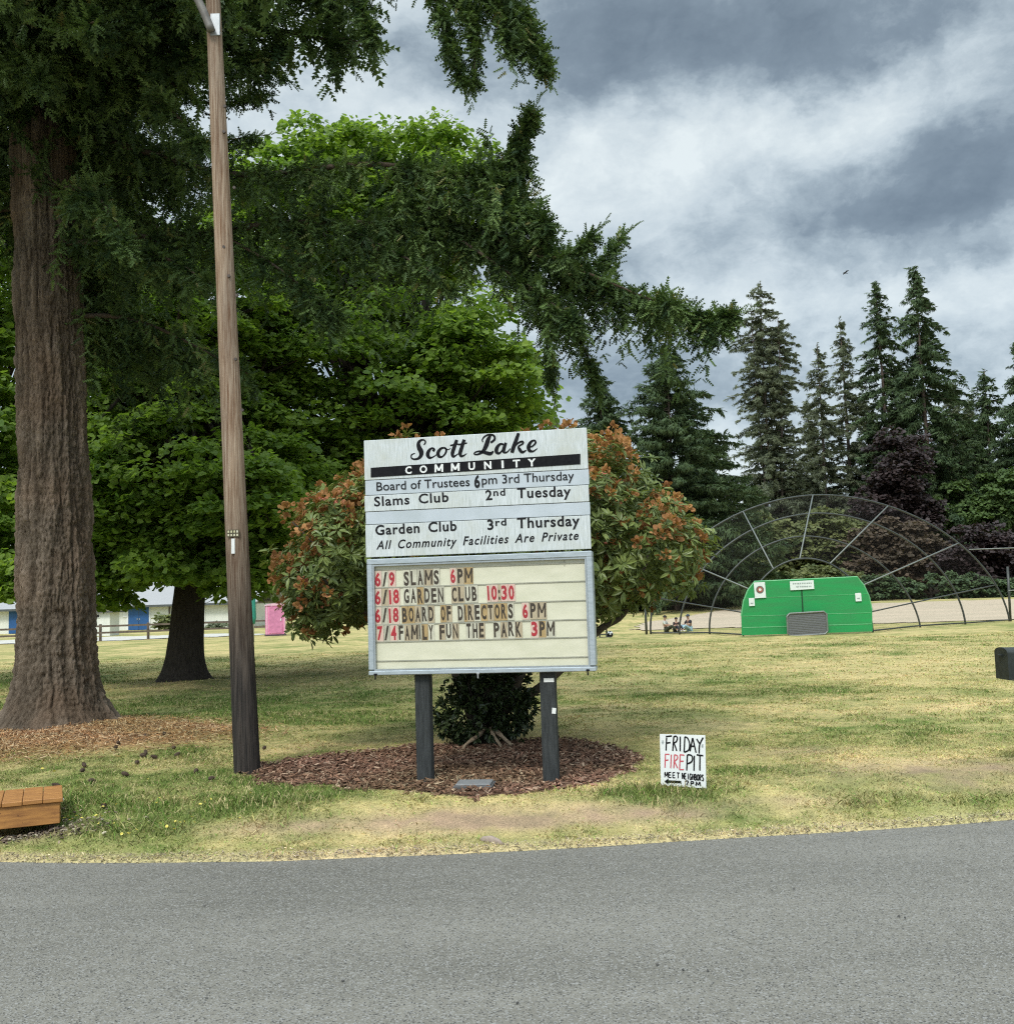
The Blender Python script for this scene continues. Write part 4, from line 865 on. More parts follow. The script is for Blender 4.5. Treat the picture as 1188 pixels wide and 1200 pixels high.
line('Garden Club', 113, 551, 470, 531, 42, .022, 0, None, 1.1, 1.7); line('3', 605, 528, 632, 526, 42, .022); line('rd', 640, 511, 688, 508, 30, .022, 0, None, 1.15); line('Thursday', 735, 521, 1010, 509, 44, .022, 0, None, 1.1)
line('All Community Facilities Are Private', 117, 614, 1005, 571, 37, .016, .28, None, 1.18, 1.7)
# script lettering, brush strokes
def stroke(mb, pts, tf, y, n=None):
    """pts (x, y, width); tf maps picture points to the board"""
    P = np.array(pts, float); Q = fray(P, n or max(8, 7*len(P))) if len(P) > 2 else P
    uv = np.array([tf(a, b_) for a, b_ in Q[:, :2]]); T = np.gradient(uv, axis=0); T = T/np.maximum(np.linalg.norm(T, axis=1, keepdims=True), 1e-9); N = np.stack([-T[:, 1], T[:, 0]], 1)
    wv = Q[:, 2:3]*tf.s/2; A = uv+N*wv; B = uv-N*wv; k = len(Q)
    V = np.concatenate([np.stack([A[:, 0], np.full(k, y), A[:, 1]], 1), np.stack([B[:, 0], np.full(k, y), B[:, 1]], 1)])
    mb.add(V, [(i, i+1, k+i+1, k+i) for i in range(k-1)])
class TF:
    def __init__(s, f, sc): s.f = f; s.s = sc
    def __call__(s, a, b_): return s.f(a, b_)
tfs = TF(lambda a, b_: S(440+a/5.94, 500+b_/5.94), .0077/5.94)
script = [
    [(338, 128, 7), (349, 108, 8), (338, 93, 8), (315, 96, 13), (300, 116, 19), (304, 146, 25), (318, 172, 27), (318, 200, 21), (298, 222, 14), (268, 227, 10), (250, 215, 8), (254, 195, 8), (276, 186, 5)],
    [(402, 172, 14), (408, 158, 13), (394, 150, 10), (374, 166, 17), (364, 194, 21), (376, 216, 15), (400, 212, 8), (430, 192, 5)],
    [(476, 146, 10), (452, 156, 14), (436, 184, 20), (446, 210, 15), (470, 206, 9), (490, 180, 11), (492, 156, 11), (476, 146, 9), (505, 160, 5), (525, 150, 4)],
    [(566, 92, 17), (550, 140, 20), (536, 186, 20), (543, 209, 13), (566, 196, 6), (590, 180, 4)], [(520, 132, 8), (552, 125, 9), (582, 121, 7)],
    [(618, 90, 17), (603, 138, 20), (590, 184, 20), (598, 206, 13), (620, 198, 7), (636, 186, 4)], [(576, 126, 8), (605, 120, 9), (638, 114, 7)],
    [(748, 108, 6), (744, 90, 7), (764, 66, 9), (800, 55, 10), (826, 66, 11), (828, 90, 12), (802, 112, 12)], [(802, 58, 10), (784, 92, 22), (770, 134, 24), (748, 172, 17), (716, 192, 10), (690, 192, 8), (692, 180, 7), (722, 172, 10), (768, 182, 18), (800, 188, 19), (822, 170, 6)],
    [(892, 124, 10), (868, 122, 12), (846, 146, 19), (842, 174, 19), (858, 186, 12), (880, 168, 8), (900, 130, 8)], [(908, 112, 14), (894, 152, 19), (894, 176, 15), (914, 178, 8), (940, 152, 5)],
    [(996, 45, 16), (980, 92, 20), (962, 140, 21), (950, 182, 18)], [(968, 140, 5), (996, 112, 9), (1022, 104, 11), (1026, 118, 9), (996, 138, 9), (1004, 160, 17), (1022, 178, 14), (1050, 164, 5)],
    [(1062, 146, 5), (1092, 136, 8), (1114, 112, 10), (1106, 96, 9), (1082, 106, 13), (1066, 136, 20), (1070, 164, 18), (1096, 172, 9), (1126, 152, 4)]]
mb = MB()
for k, sgm in enumerate(script): stroke(mb, [(a, b_, c_*1.3) for a, b_, c_ in sgm], tfs, -.0045-.0002*k)
mb.build('script_lettering', m_black, sign)
for q in HEADER: header_letter(*q)
# changeable letters, each on its own tile
m_red = plain('red_letter', (.42, .025, .035), .5, (.30, .03, .04), 30); m_bk = plain('black_letter', (.035, .028, .02), .5, (.06, .045, .03), 30)
tile_m = [plain('tile_'+n_, c_, .4, tuple(.72*q for q in c_), 11, lo=.3, hi=.7) for n_, c_ in (('tan', (.48, .40, .27)), ('amber', (.45, .32, .15)), ('clear', (.60, .58, .46)), ('grey', (.50, .48, .38)))]
tile_r = plain('tile_pink', (.62, .42, .36), .4, (.55, .48, .38), 12)
rows = [((108, 779), (540, 761), 63, [('6/9', 108, 203, 'r'), ('SLAMS', 235, 397, 'k'), ('6', 440, 469, 'r'), ('PM', 471, 542, 'k')]),
        ((108, 857), (725, 834), 63, [('6/18', 108, 222, 'r'), ('GARDEN', 236, 416, 'k'), ('CLUB', 446, 563, 'k'), ('10:30', 602, 727, 'r')]),
        ((108, 938), (862, 913), 63, [('6/18', 108, 220, 'r'), ('BOARD', 228, 373, 'k'), ('OF', 398, 450, 'k'), ('DIRECTORS', 473, 722, 'k'), ('6', 756, 787, 'r'), ('PM', 790, 864, 'k')]),
        ((118, 1015), (900, 993), 63, [('7/4', 118, 210, 'r'), ('FAMILY', 213, 372, 'k'), ('FUN', 392, 480, 'k'), ('THE', 510, 594, 'k'), ('PARK', 630, 758, 'k'), ('3', 795, 829, 'r'), ('PM', 831, 902, 'k')])]
wch = {'1': .55, ':': .4, 'I': .5, '/': .9, 'M': 1.3, '0': 1.0}
for (xa, ya), (xb, yb), hh_, segs in rows:
    base = lambda X: ya+(yb-ya)*(X-xa)/(xb-xa)
    for s_, X0, X1, k in segs:
        ws = np.array([wch.get(ch, 1.0) for ch in s_]); ed = X0+(X1-X0)*np.concatenate([[0], np.cumsum(ws)])/ws.sum()
        for q, ch in enumerate(s_):
            a, b_ = ed[q]+1.5, ed[q+1]-1.5; gap = 1.0 if ch == ':' else 2.5; jit = rng.normal()*1.0
            pa, pb_ = Z1(a, base(a)+7, FY), Z1(b_, base(b_)-hh_-6, FY)
            red = k == 'r' and ch not in '/:'
            tl = MB().box(((pa[0]+pb_[0])/2, FY-.0045, (pa[1]+pb_[1])/2), (abs(pb_[0]-pa[0]), .003, abs(pb_[1]-pa[1]))).build('letter_tile', tile_r if red else tile_m[rng.choice(4, p=[.36, .18, .26, .20])], sign)
            thin = 3 if ch == '1' else (2.5 if ch == 'I' else 0)
            if ch == 'M':
                mb = MB()
                for q2, (m0, m1) in enumerate((((0, 0), (0, 1)), ((0, 1), (.5, .30)), ((.5, .30), (1, 1)), ((1, 1), (1, 0)))):
                    tfm = TF(lambda x_, y_: Z1(x_, y_, FY), px1)
                    xx = lambda f: a+gap+2.5+f*(b_-a-2*gap-5)
                    stroke(mb, [(xx(m0[0]), base(xx(m0[0]))+jit-hh_*m0[1], 6.5), (xx(m1[0]), base(xx(m1[0]))+jit-hh_*m1[1], 6.5)], tfm, FY-.0075-.0001*q2)
                mb.build('letter', m_bk, tl); continue
            text_on('letter', ch, Z1(a+gap+thin*.3, base(a)+jit, FY), Z1(b_-gap-thin*.3, base(b_)+jit, FY), hh_*px1*(.72 if ch == ':' else 1), FY-.0075, m_red if red else m_bk, tl, .016 if ch in 'MN' else .034, 0, exact=True)

# ------------------------------------------------------------------ utility pole
PB = gp(290, 903, .17); PB[2] = gz(PB[0], PB[1]); PYd = PB[1]
pole = thing('utility_pole', 'tall weathered wooden utility pole leaning slightly left beside the sign', 'pole', PB)
m_pole, t, b = newmat('weathered_pole_wood'); ov = objvec(t, (16, 16, .55)); n = noise(t, 3.2, 8, .68, ov); n2 = noise(t, 1.2, 5, .6, objvec(t, (4, 4, .35))); tcx = nd(t, 'ShaderNodeTexCoord'); sx_ = nd(t, 'ShaderNodeSeparateXYZ'); t.links.new(tcx.outputs['Object'], sx_.inputs[0])
c = mixc(t, rng_(t, n, .36, .64), (.17, .095, .055), (.43, .335, .245)); c = mixc(t, rng_(t, n2, .42, .6), c, mixc(t, 1.0, c, (.80, .82, .86), 'MULTIPLY'))
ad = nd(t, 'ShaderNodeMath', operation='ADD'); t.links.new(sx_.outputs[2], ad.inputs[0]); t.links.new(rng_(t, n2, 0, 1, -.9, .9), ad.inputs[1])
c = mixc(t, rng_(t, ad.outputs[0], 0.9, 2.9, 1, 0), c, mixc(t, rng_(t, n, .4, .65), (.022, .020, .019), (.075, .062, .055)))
t.links.new(c, b.inputs['Base Color']); b.inputs['Roughness'].default_value = .9; b.inputs['Specular IOR Level'].default_value = .15; bump(t, b, n, .8, .012)
ptop = at(249, -20, PYd); pdir = (ptop-PB)/(ptop[2]-PB[2])
pc = lambda h: PB+pdir*h
hs = np.linspace(-.3, 10.5, 60); NA = 40; th = np.arange(NA)*2*math.pi/NA; V = []
for h_ in hs:
    rr = .128-.0066*h_+.003*(vn(th/(2*math.pi)*20, 0*th+h_*.5, 7, 20)-.5)-.012*np.exp(-((th-4.55)/.05)**2)*(.4+vn(np.array([h_*.9]), np.array([0.]), 2)[0]); V.append(pc(h_)+np.stack([rr*np.cos(th), rr*np.sin(th), 0*th], 1))
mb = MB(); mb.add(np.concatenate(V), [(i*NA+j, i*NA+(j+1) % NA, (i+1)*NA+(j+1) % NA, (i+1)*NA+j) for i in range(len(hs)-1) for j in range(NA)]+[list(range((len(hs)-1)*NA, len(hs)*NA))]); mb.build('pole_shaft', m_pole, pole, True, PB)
def onpole(px, py, dx=0.0):
    hh = at(px, py, PYd-.12)[2]-PB[2]; return pc(hh)+np.array([dx, -(.128-.0066*hh)-.006, 0])
tg = onpole(273, 625); x_ = at(273, 625, PYd-.13)[0]; tg[0] = x_
mb = MB(); mb.box(tg, (.125, .006, .075), bev=.002); tagp = mb.build('number_tag', plain('dark_tag', (.05, .045, .03), .6, (.09, .07, .03), 20), pole, org=PB)
m_tag = plain('tag_digits', (.50, .46, .22), .5, (.6, .58, .5), 20); mb = MB()
for rw in range(2):
    for k in range(4):
        mb.box(tg+[-.044+.029*k, -.0045, .017-.034*rw], (.016, .003, .022)); 
mb.build('digit_row', m_tag, tagp, org=PB)
st = onpole(273, 640); st[0] = at(273, 640, PYd-.13)[0]; MB().box(st, (.034, .005, .150), bev=.001).build('white_strip', m_white, pole, org=PB)
# bracket, band and lamp arm
bk = onpole(251, 26); bk[0] = at(251, 26, PYd-.12)[0]
MB().box(bk+[0, .01, 0], (.10, .02, .24), bev=.004).build('bracket_plate', m_gal, pole, org=PB)
hb = at(250, 40, PYd)[2]-PB[2]
a_ = np.arange(33)*2*math.pi/32; MB().tube(np.stack([pc(hb)[0]+.072*np.cos(a_), pc(hb)[1]+.072*np.sin(a_), np.full(33, pc(hb)[2])], 1), .008, 6, False).build('steel_band', m_gal, pole, True, org=PB)
a0 = at(248, 36, PYd-.12); a1 = at(228, -8, PYd-.15); arm = fray([a0, a1, a1+(a1-a0)*1.6+[-.1, -.1, -.02], a1+(a1-a0)*2.4+[-.7, -.4, -.35]], 16)
MB().tube(arm, .042, 12).build('lamp_arm', plain('weathered_arm', (.20, .19, .175), .6, (.13, .12, .11), 8, metal=.3), pole, True, org=PB)
mb = MB(); e_ = arm[-1]; mb.tube(np.stack([e_+[.12, .06, 0], e_, e_+[-.22, -.1, -.02], e_+[-.40, -.18, -.03]]), np.array([.035, .075, .085, .03]), 12); mb.build('lamp_head', m_gal, pole, True, org=PB)
m_bolt = plain('dark_bolt', (.05, .04, .035), .6, (.08, .06, .05), 20)
for px, py in ((263, 122), (262, 152), (262, 288), (274, 218), (268, 322), (276, 420), (277, 345), (284, 480)):
    p_ = onpole(px, py); p_[0] = at(px, py, PYd-.1)[0]; p_[1] += .012
    MB().tube(np.stack([p_+[0, .02, 0], p_+[0, -.006, 0]]), .016, 8).build('bolt_hole', m_bolt, pole, org=PB)

# ------------------------------------------------------------------ small yard sign
tfy_plane_Y = (8.68, 8.44)
c4 = [(325, 200), (850, 214), (862, 831), (338, 791)]
zp = lambda a, b_: (740+a/9.9, 840+b_/9.9)
YL = at(*zp(330, 500), gp(774, 921, .16)[1]+.02); YR = at(*zp(856, 520), gp(827, 925, .16)[1]-.02); yyaw = math.atan2(YR[1]-YL[1], YR[0]-YL[0]); YO = (YL+YR)/2; YO[2] = gz(YO[0], YO[1])
xv = np.array([math.cos(yyaw), math.sin(yyaw), 0]); yv = np.array([-math.sin(yyaw), math.cos(yyaw), 0])
def YS(a, b_):
    d = ray(*zp(a, b_)); k = np.dot(YO-CAM, yv)/np.dot(d, yv); q = CAM+d*k-YO; return np.array([np.dot(q, xv), q[2]])
ysn = thing('yard_sign', 'small white hand lettered board leaning in the grass right of the mulch', 'sign', YO, yyaw)
m_wb = plain('white_poster', (.80, .82, .82), .5, (.74, .77, .77), 4)
MB().prism([(YS(*q)[0], 0, YS(*q)[1]) for q in c4], (0, .006, 0)).build('board', m_wb, ysn)
for a in (450, 740):
    u, v_ = YS(a, 780); MB().tube(np.array([(u, .012, .25), (u, .012, 0), (u, .012, -.15)]), .003, 6).build('stake', m_gal, ysn)
tfy = TF(YS, np.linalg.norm(YS(850, 500)-YS(330, 500))/520)
Fk = lambda *p: [(x, y, 0) for x, y in p]
black_s = [[(405, 240), (398, 392)], [(396, 228), (432, 226), (466, 222)], [(402, 306), (428, 302), (450, 298)], [(487, 236), (476, 396)], [(484, 234), (514, 225), (530, 250), (516, 288), (484, 306)], [(490, 306), (508, 350), (522, 396)],
           [(563, 228), (562, 400)], [(616, 236), (608, 410)], [(612, 232), (648, 248), (672, 315), (660, 384), (608, 412)], [(706, 245), (676, 400)], [(708, 245), (746, 416)], [(690, 342), (732, 340)], [(754, 255), (772, 288), (790, 312)], [(829, 240), (788, 325), (782, 425)],
           [(646, 440), (638, 622)], [(645, 440), (690, 446), (706, 482), (690, 524), (642, 546)], [(726, 450), (722, 626)], [(754, 440), (792, 446), (830, 450)], [(792, 446), (790, 622)]]
red_s = [[(391, 440), (385, 590)], [(386, 436), (410, 434), (436, 436)], [(387, 506), (425, 500)], [(459, 438), (452, 596)], [(496, 440), (488, 596)], [(494, 440), (526, 450), (530, 484), (492, 520)], [(496, 520), (514, 556), (533, 596)], [(562, 440), (555, 612)], [(558, 440), (584, 442), (611, 446)], [(558, 516), (601, 514)], [(552, 612), (606, 612)]]
GL = {'M': [[(0, 1), (.05, 0), (.5, .7), (.95, 0), (1, 1)]], 'E': [[(0, 0), (0, 1)], [(0, 0), (.8, 0)], [(0, .5), (.7, .5)], [(0, 1), (.85, 1)]], 'T': [[(0, 0), (1, .05)], [(.5, .02), (.48, 1.05)]], 'N': [[(0, 1), (.05, 0), (.9, 1), (.95, 0)]], 'I': [[(.5, 0), (.5, 1)]],
      'G': [[(.9, .15), (.5, 0), (.08, .4), (.2, .9), (.7, 1), (.95, .6), (.55, .58)]], 'H': [[(.05, 0), (.05, 1)], [(.9, 0), (.9, 1)], [(.05, .5), (.9, .5)]], 'B': [[(.1, 0), (.1, 1)], [(.1, 0), (.7, .08), (.75, .38), (.1, .48)], [(.1, .48), (.85, .6), (.8, .95), (.1, 1)]], 'O': [[(.5, 0), (.08, .35), (.15, .85), (.55, 1), (.92, .65), (.85, .15), (.5, 0)]],
      'R': [[(.1, 0), (.1, 1)], [(.1, 0), (.75, .08), (.75, .4), (.1, .5)], [(.15, .5), (.85, 1)]], 'S': [[(.85, .12), (.4, 0), (.12, .22), (.5, .48), (.85, .72), (.55, 1), (.08, .9)]], '7': [[(0, .05), (.9, 0), (.45, 1)]], 'P': [[(.1, 0), (.1, 1)], [(.1, 0), (.75, .08), (.75, .42), (.1, .52)]]}
def glyphs(s_, x, y, wd, ht, step, slope=.05):
    out = []
    for k, ch in enumerate(s_):
        for st_ in GL[ch]: out.append([(x+k*step+q[0]*wd, y+q[1]*ht+slope*(k*step)) for q in st_])
    return out
small = glyphs('MEET', 384, 642, 34, 60, 46)+glyphs('NEIGHBORS', 586, 652, 22, 68, 28.5, .09)+glyphs('7PM', 617, 745, 44, 46, 66, .07)
for nm, ss, wd, mt in (('lettering', black_s, 13, m_black), ('red_lettering', red_s, 11, plain('red_marker', (.50, .05, .08), .6, (.6, .15, .17), 30)), ('small_lettering', small, 9, m_black)):
    mb = MB()
    for k, s_ in enumerate(ss): stroke(mb, [(a, b_, wd*1.25) for a, b_ in s_], tfy, -.0012-.00008*k)
    mb.build(nm, mt, ysn)
mb = MB(); stroke(mb, [(575, 758, 27), (410, 750, 27)], tfy, -.0012); q = [YS(380, 749), YS(428, 712), YS(424, 788)]; mb.add([(p[0], -.0014, p[1]) for p in q], [(0, 1, 2)]); mb.build('arrow', m_black, ysn)
mb = MB(); 
for x_, y_ in ((360, 295), (820, 338)):
    for a in (0, 60, 120): stroke(mb, [(x_-15*math.cos(R(a)), y_-26*math.sin(R(a)), 5), (x_+15*math.cos(R(a)), y_+26*math.sin(R(a)), 5)], tfy, -.0012-.0001*a/60)
mb.build('star_mark', plain('grey_marker', (.25, .3, .3), .6), ysn)

# ------------------------------------------------------------------ orange wooden platform
A0 = at(74, 934, 8.22); pyaw = R(24)
plat = thing('wooden_platform', 'low orange stained wooden platform at the left edge over a hollow', 'platform', A0, pyaw)
m_or, t, b = newmat('orange_stained_wood'); n = noise(t, 6, 7, .6, objvec(t, (.8, 6, 6))); n2 = noise(t, 26, 4, .6, objvec(t, (1, 1.2, 1.2)))
c = mixc(t, rng_(t, n, .35, .65), (.46, .215, .06), (.27, .115, .035)); c = mixc(t, rng_(t, n2, .63, .72), c, (.12, .045, .015)); t.links.new(c, b.inputs['Base Color']); b.inputs['Roughness'].default_value = .6
W, DP, HT = 1.9, .62, .165
for k in range(13):
    MB().box((-.07-.145*k, DP/2-.01, -.016+.002*(k % 2)), (.141, DP+.03, .034), bev=.004).build('deck_board', m_or, plat)
MB().box((-W/2-.0, .012, -.034-HT/2), (W-.04, .036, HT), bev=.004).build('skirt_board', m_or, plat)
MB().box((-.034, DP/2+.01, -.034-HT/2), (.036, DP-.05, HT), bev=.004).build('end_board', m_or, plat)
MB().box((-W/2, DP-.01, -.034-HT/2), (W-.04, .036, HT), bev=.004).build('back_board', m_or, plat)
MB().box((-.008, -.002, -.018), (.03, .016, .02), bev=.004).build('corner_cap', m_white, plat)

# ------------------------------------------------------------------ mailbox
mp_ = at(1165, 797, 8.9)
mbx = thing('mailbox', 'black mailbox cut off by the right edge of the photo', 'mailbox', (mp_[0]+.47, mp_[1]+.12, gz(mp_[0]+.47, mp_[1]+.12)))
m_mb = plain('black_plastic', (.016, .020, .018), .45, (.03, .036, .033), 9, bmp=.1)
zb_ = mp_[2]-mbx.location[2]; hh_ = at(1165, 760, 8.9)[2]-mp_[2]
mb = MB(); a_ = np.linspace(0, math.pi, 12); prof = [(-.115, 0), (.115, 0)]+[(.115*math.cos(q)*(1 if True else 1), hh_-.045+.045*math.sin(q)) for q in a_]
mb.prism([(-.33, p[0], zb_+p[1]) for p in prof], (.56, 0, 0)); mb.build('box_body', m_mb, mbx)
mb = MB(); mb.prism([(-.345, p[0]*1.04, zb_-.005+p[1]*1.03) for p in prof], (.025, 0, 0)); dr_ = mb.build('door', m_mb, mbx); MB().box((-.352, 0, zb_+hh_*.75), (.02, .05, .02), bev=.003).build('handle', m_mb, dr_)
MB().box((0, 0, zb_/2-.13), (.1, .1, zb_+.24), bev=.006).build('post', m_dkpost, mbx); MB().box((-.0, 0, zb_-.012), (.5, .16, .02)).build('mounting_plate', m_gal, mbx)
MB().box((.02, -.122, zb_+hh_*.6), (.03, .006, .16)).box((.06, -.122, zb_+hh_*.92), (.09, .006, .05)).build('flag', plain('red_flag', (.4, .02, .02), .5), mbx)

# valve cover in the mulch
vp = gp(556, 922, .17); vp[2] = gz(vp[0], vp[1])
vc = thing('valve_cover', 'flat grey plastic utility lid set in the mulch between the posts', 'utility cover', vp, R(-6))
MB().box((0, 0, .034), (.30, .23, .02), bev=.006).build('lid', plain('grey_lid', (.17, .175, .18), .7, (.21, .21, .21), 30), vc); MB().box((0, 0, .012), (.34, .27, .03), bev=.005).build('rim', plain('dark_rim', (.10, .10, .10), .7), vc)

# ------------------------------------------------------------------ dandelions, cones, stones
m_yel = plain('dandelion_yellow', (.75, .60, .06), .7, (.8, .72, .25), 40); m_stem = plain('dandelion_stem', (.12, .18, .05), .7)
mbh = MB()
for k in range(14):
    a = k*2.4; r_ = .003+.013*(k/14)**.5; d_ = np.array([math.cos(a), math.sin(a), 0]); tx = np.array([-d_[1], d_[0], 0]); p_ = d_*r_*.4+Zv*(.006-.4*r_)
    mbh.add([p_-tx*.004, p_+tx*.004, p_+d_*.014+tx*.004+Zv*.003, p_+d_*.014-tx*.004+Zv*.003], [(0, 1, 2, 3)])
mbh.cur = 1; mbh.tube(np.array([(0, 0, -.07), (.004, 0, -.03), (0, 0, 0)]), .002, 5)
protos = mbh.build('dandelion', [m_yel, m_stem]); first = True
spots = [(113, 953), (120, 949), (121, 944), (137, 943), (122, 941), (76, 962), (82, 965), (80, 958), (85, 963), (96, 953), (90, 960), (134, 970), (116, 971), (153, 985), (160, 980), (143, 1000), (187, 938), (184, 943), (235, 943), (240, 942), (247, 940), (174, 917), (216, 958), (211, 963), (228, 965), (206, 964), (205, 996), (188, 970), (281, 952), (294, 935), (270, 963), (64, 906), (50, 905), (150, 990), (196, 975), (225, 950)]
for k, (px, py) in enumerate(spots):
    o = protos if k == 0 else protos.copy()
    if k: COL.objects.link(o)
    p_ = gp(px, py, .12); p_ = gp(px, py, float(gz(p_[0], p_[1]))+.05); o.location = (p_[0], p_[1], gz(p_[0], p_[1])+.07+.012*rng.random()); o.rotation_euler = (rng.normal()*.45+.25, rng.normal()*.35, rng.random()*6); q = rng.uniform(.45, .8); o.scale = (q, q, 1)
    setp(o, 'tiny yellow dandelion blooming on the grassy bank by the road', 'flower', 'yellow dandelions on the bank')
mbc = MB(); 
P_ = np.array([(-.042, 0, 0), (-.03, 0, 0), (-.01, 0, 0), (.015, 0, 0), (.035, 0, 0), (.046, 0, 0)]); mbc.tube(P_, np.array([.006, .019, .024, .021, .011, .003]), 8)
for k in range(60):
    f = k/60; a = k*2.4; x_ = -.036+.075*f; r_ = .024*math.sin(math.pi*min(1, f*.85+.12)); d_ = np.array([0, math.cos(a), math.sin(a)]); tx = np.array([0, -math.sin(a), math.cos(a)]); p_ = np.array([x_, 0, 0])+d_*r_*.8
    mbc.add([p_-tx*.007, p_+tx*.007, p_+d_*.009+np.array([.009, 0, 0])], [(0, 1, 2)])
cone = mbc.build('pine_cone', plain('cone_brown', (.055, .036, .026), .9, (.09, .06, .04), 30))
for k, (px, py) in enumerate(((99, 897), (97, 905), (108, 916), (147, 908), (161, 894), (168, 886), (171, 882), (181, 888), (204, 877), (208, 885), (139, 866), (136, 872), (66, 922), (170, 860), (193, 859), (122, 956), (248, 913), (310, 877), (230, 905))):
    o = cone if k == 0 else cone.copy()
    if k: COL.objects.link(o)
    p_ = gp(px, py, .2); p_ = gp(px, py, float(gz(p_[0], p_[1]))+.02); o.location = (p_[0], p_[1], gz(p_[0], p_[1])+.03); o.rotation_euler = (rng.normal()*.3, rng.normal()*.3, rng.random()*6); o.scale = (.9, .9, .9)
    setp(o, 'small dark cone lying in the grass near the big conifer', 'cone', 'fallen cones under the conifer')
rk = MB(); th_ = np.arange(8)*math.pi/4
rk.tube(np.array([(-.1, 0, 0), (-.07, .01, .005), (0, 0, .012), (.07, -.01, .0), (.11, 0, -.01)]), np.array([.01, .035, .05, .04, .012]), 9)
p_ = gp(575, 980, .06); o = rk.build('stone', plain('dusty_stone', (.36, .29, .24), .95, (.28, .22, .18), 20, bmp=.4), None, True); o.location = (p_[0], p_[1], gz(p_[0], p_[1])+.005); o.scale = (1.0, .55, .7); o.rotation_euler = (0, 0, R(-38)); setp(o, 'long pale stone lying in the bare dirt at the road edge', 'stone')

m_peb = plain('dark_pebble', (.05, .048, .045), .9, (.12, .115, .11), 30); pb0 = MB(); pb0.tube(np.array([(-.014, 0, 0), (-.01, .001, .001), (0, 0, .002), (.011, 0, 0), (.015, 0, -.001)]), np.array([.002, .008, .010, .008, .002]), 7); pb0 = pb0.build('pebble', m_peb, None, True)
for k, (px, py) in enumerate(((800, 1137), (829, 1138), (1053, 1074), (1060, 1076), (606, 1176), (770, 1131), (402, 1150), (930, 1042), (240, 1062))):
    o = pb0 if k == 0 else pb0.copy()
    if k: COL.objects.link(o)
    p_ = gp(px, py, .015); o.scale = (.5, .5, .5); o.location = (p_[0], p_[1], .018); o.rotation_euler = (0, 0, rng.random()*6); setp(o, 'tiny dark pebble lying loose on the grey asphalt', 'pebble', 'loose pebbles on the road')
# ------------------------------------------------------------------ backstop
bo = at(945, 742, 38.7); bo[2] = gz(bo[0], bo[1])
bs = thing('backstop', 'dark arched pipe ball field backstop with netting and green backboard', 'backstop', bo)
m_pipe = plain('dark_pipe', (.045, .052, .048), .5, (.08, .085, .08), 8, metal=.3); m_pipeg = plain('grey_pipe', (.22, .235, .22), .5, (.16, .175, .16), 8, metal=.3)
def arch(Lp, Rp, Pk, k=1.88, n=49):
    Lp, Rp, Pk = map(np.asarray, (Lp, Rp, Pk)); C = (Lp+Rp)/2; C2 = C.copy(); a = np.linspace(0, math.pi, n); c, s = np.cos(a), np.sin(a)
    return C+(Rp-C)*(np.sign(c)*np.abs(c)**(2/k))[:, None]+(Pk-C)*(np.abs(s)**(2/k))[:, None]
def ground_at(px, Yd): p = at(px, 735, Yd); p[2] = gz(p[0], p[1])-.05; return p
AR = [arch(ground_at(870, 39.3), ground_at(1022, 39.3), at(942, 654.5, 39.3), 2.0), arch(ground_at(831, 42), ground_at(1078, 42.6), at(942, 628.5, 42.2)), arch(ground_at(795.5, 43.2), ground_at(1131, 44.6), at(956, 601.5, 43.8)), arch(ground_at(762, 44.6), ground_at(1183, 46.6), at(958, 580, 45.4))]
for k, a in enumerate(AR): MB().tube(a, .036 if k < 2 else .04, 8).build('arch', m_pipe, bs, True, bo)
def onarch(k, px, py):
    a = AR[k]; d_ = fray(a, 600); return d_[np.argmin(((proj(d_)-[px, py])**2).sum(1))]
for p_in, p_out, mt in (((904, 664), (872, 604), 1), ((936.6, 654), (952, 580), 1), ((972, 660), (1040, 592), 1), ((1012, 683), (1121, 639), 1), ((1022, 716), (1162, 688), 0), ((878, 690), (800, 660), 1), ((868, 717), (772, 702), 0)):
    MB().tube(np.stack([onarch(0, *p_in), onarch(3, *p_out)]), .028, 7).build('rib', m_pipeg if mt else m_pipe, bs, True, bo)
for sd_ in (0, -1):
    pts = [a[sd_]+[0, 0, .12] for a in AR]; MB().tube(fray(pts, 10), .03, 7).build('bottom_rail', m_pipe, bs, True, bo)
# chain link, as a fine wire pattern
m_net, t, b = newmat('chain_link'); uvn = nd(t, 'ShaderNodeAttribute', attribute_name='col'); sp_ = nd(t, 'ShaderNodeSeparateColor'); t.links.new(uvn.outputs['Color'], sp_.inputs[0])
def wire(op):
    s_ = nd(t, 'ShaderNodeMath', operation=op); t.links.new(sp_.outputs[0], s_.inputs[0]); t.links.new(sp_.outputs[1], s_.inputs[1])
    m1 = nd(t, 'ShaderNodeMath', operation='MULTIPLY'); t.links.new(s_.outputs[0], m1.inputs[0]); m1.inputs[1].default_value = 17.0
    fr = nd(t, 'ShaderNodeMath', operation='FRACT'); t.links.new(m1.outputs[0], fr.inputs[0]); lt = nd(t, 'ShaderNodeMath', operation='LESS_THAN'); t.links.new(fr.outputs[0], lt.inputs[0]); lt.inputs[1].default_value = .036; return lt.outputs[0]
mxm = nd(t, 'ShaderNodeMath', operation='MAXIMUM'); t.links.new(wire('ADD'), mxm.inputs[0]); t.links.new(wire('SUBTRACT'), mxm.inputs[1])
b.inputs['Base Color'].default_value = (.035, .026, .020, 1); b.inputs['Roughness'].default_value = .7; t.links.new(mxm.outputs[0], b.inputs['Alpha'])
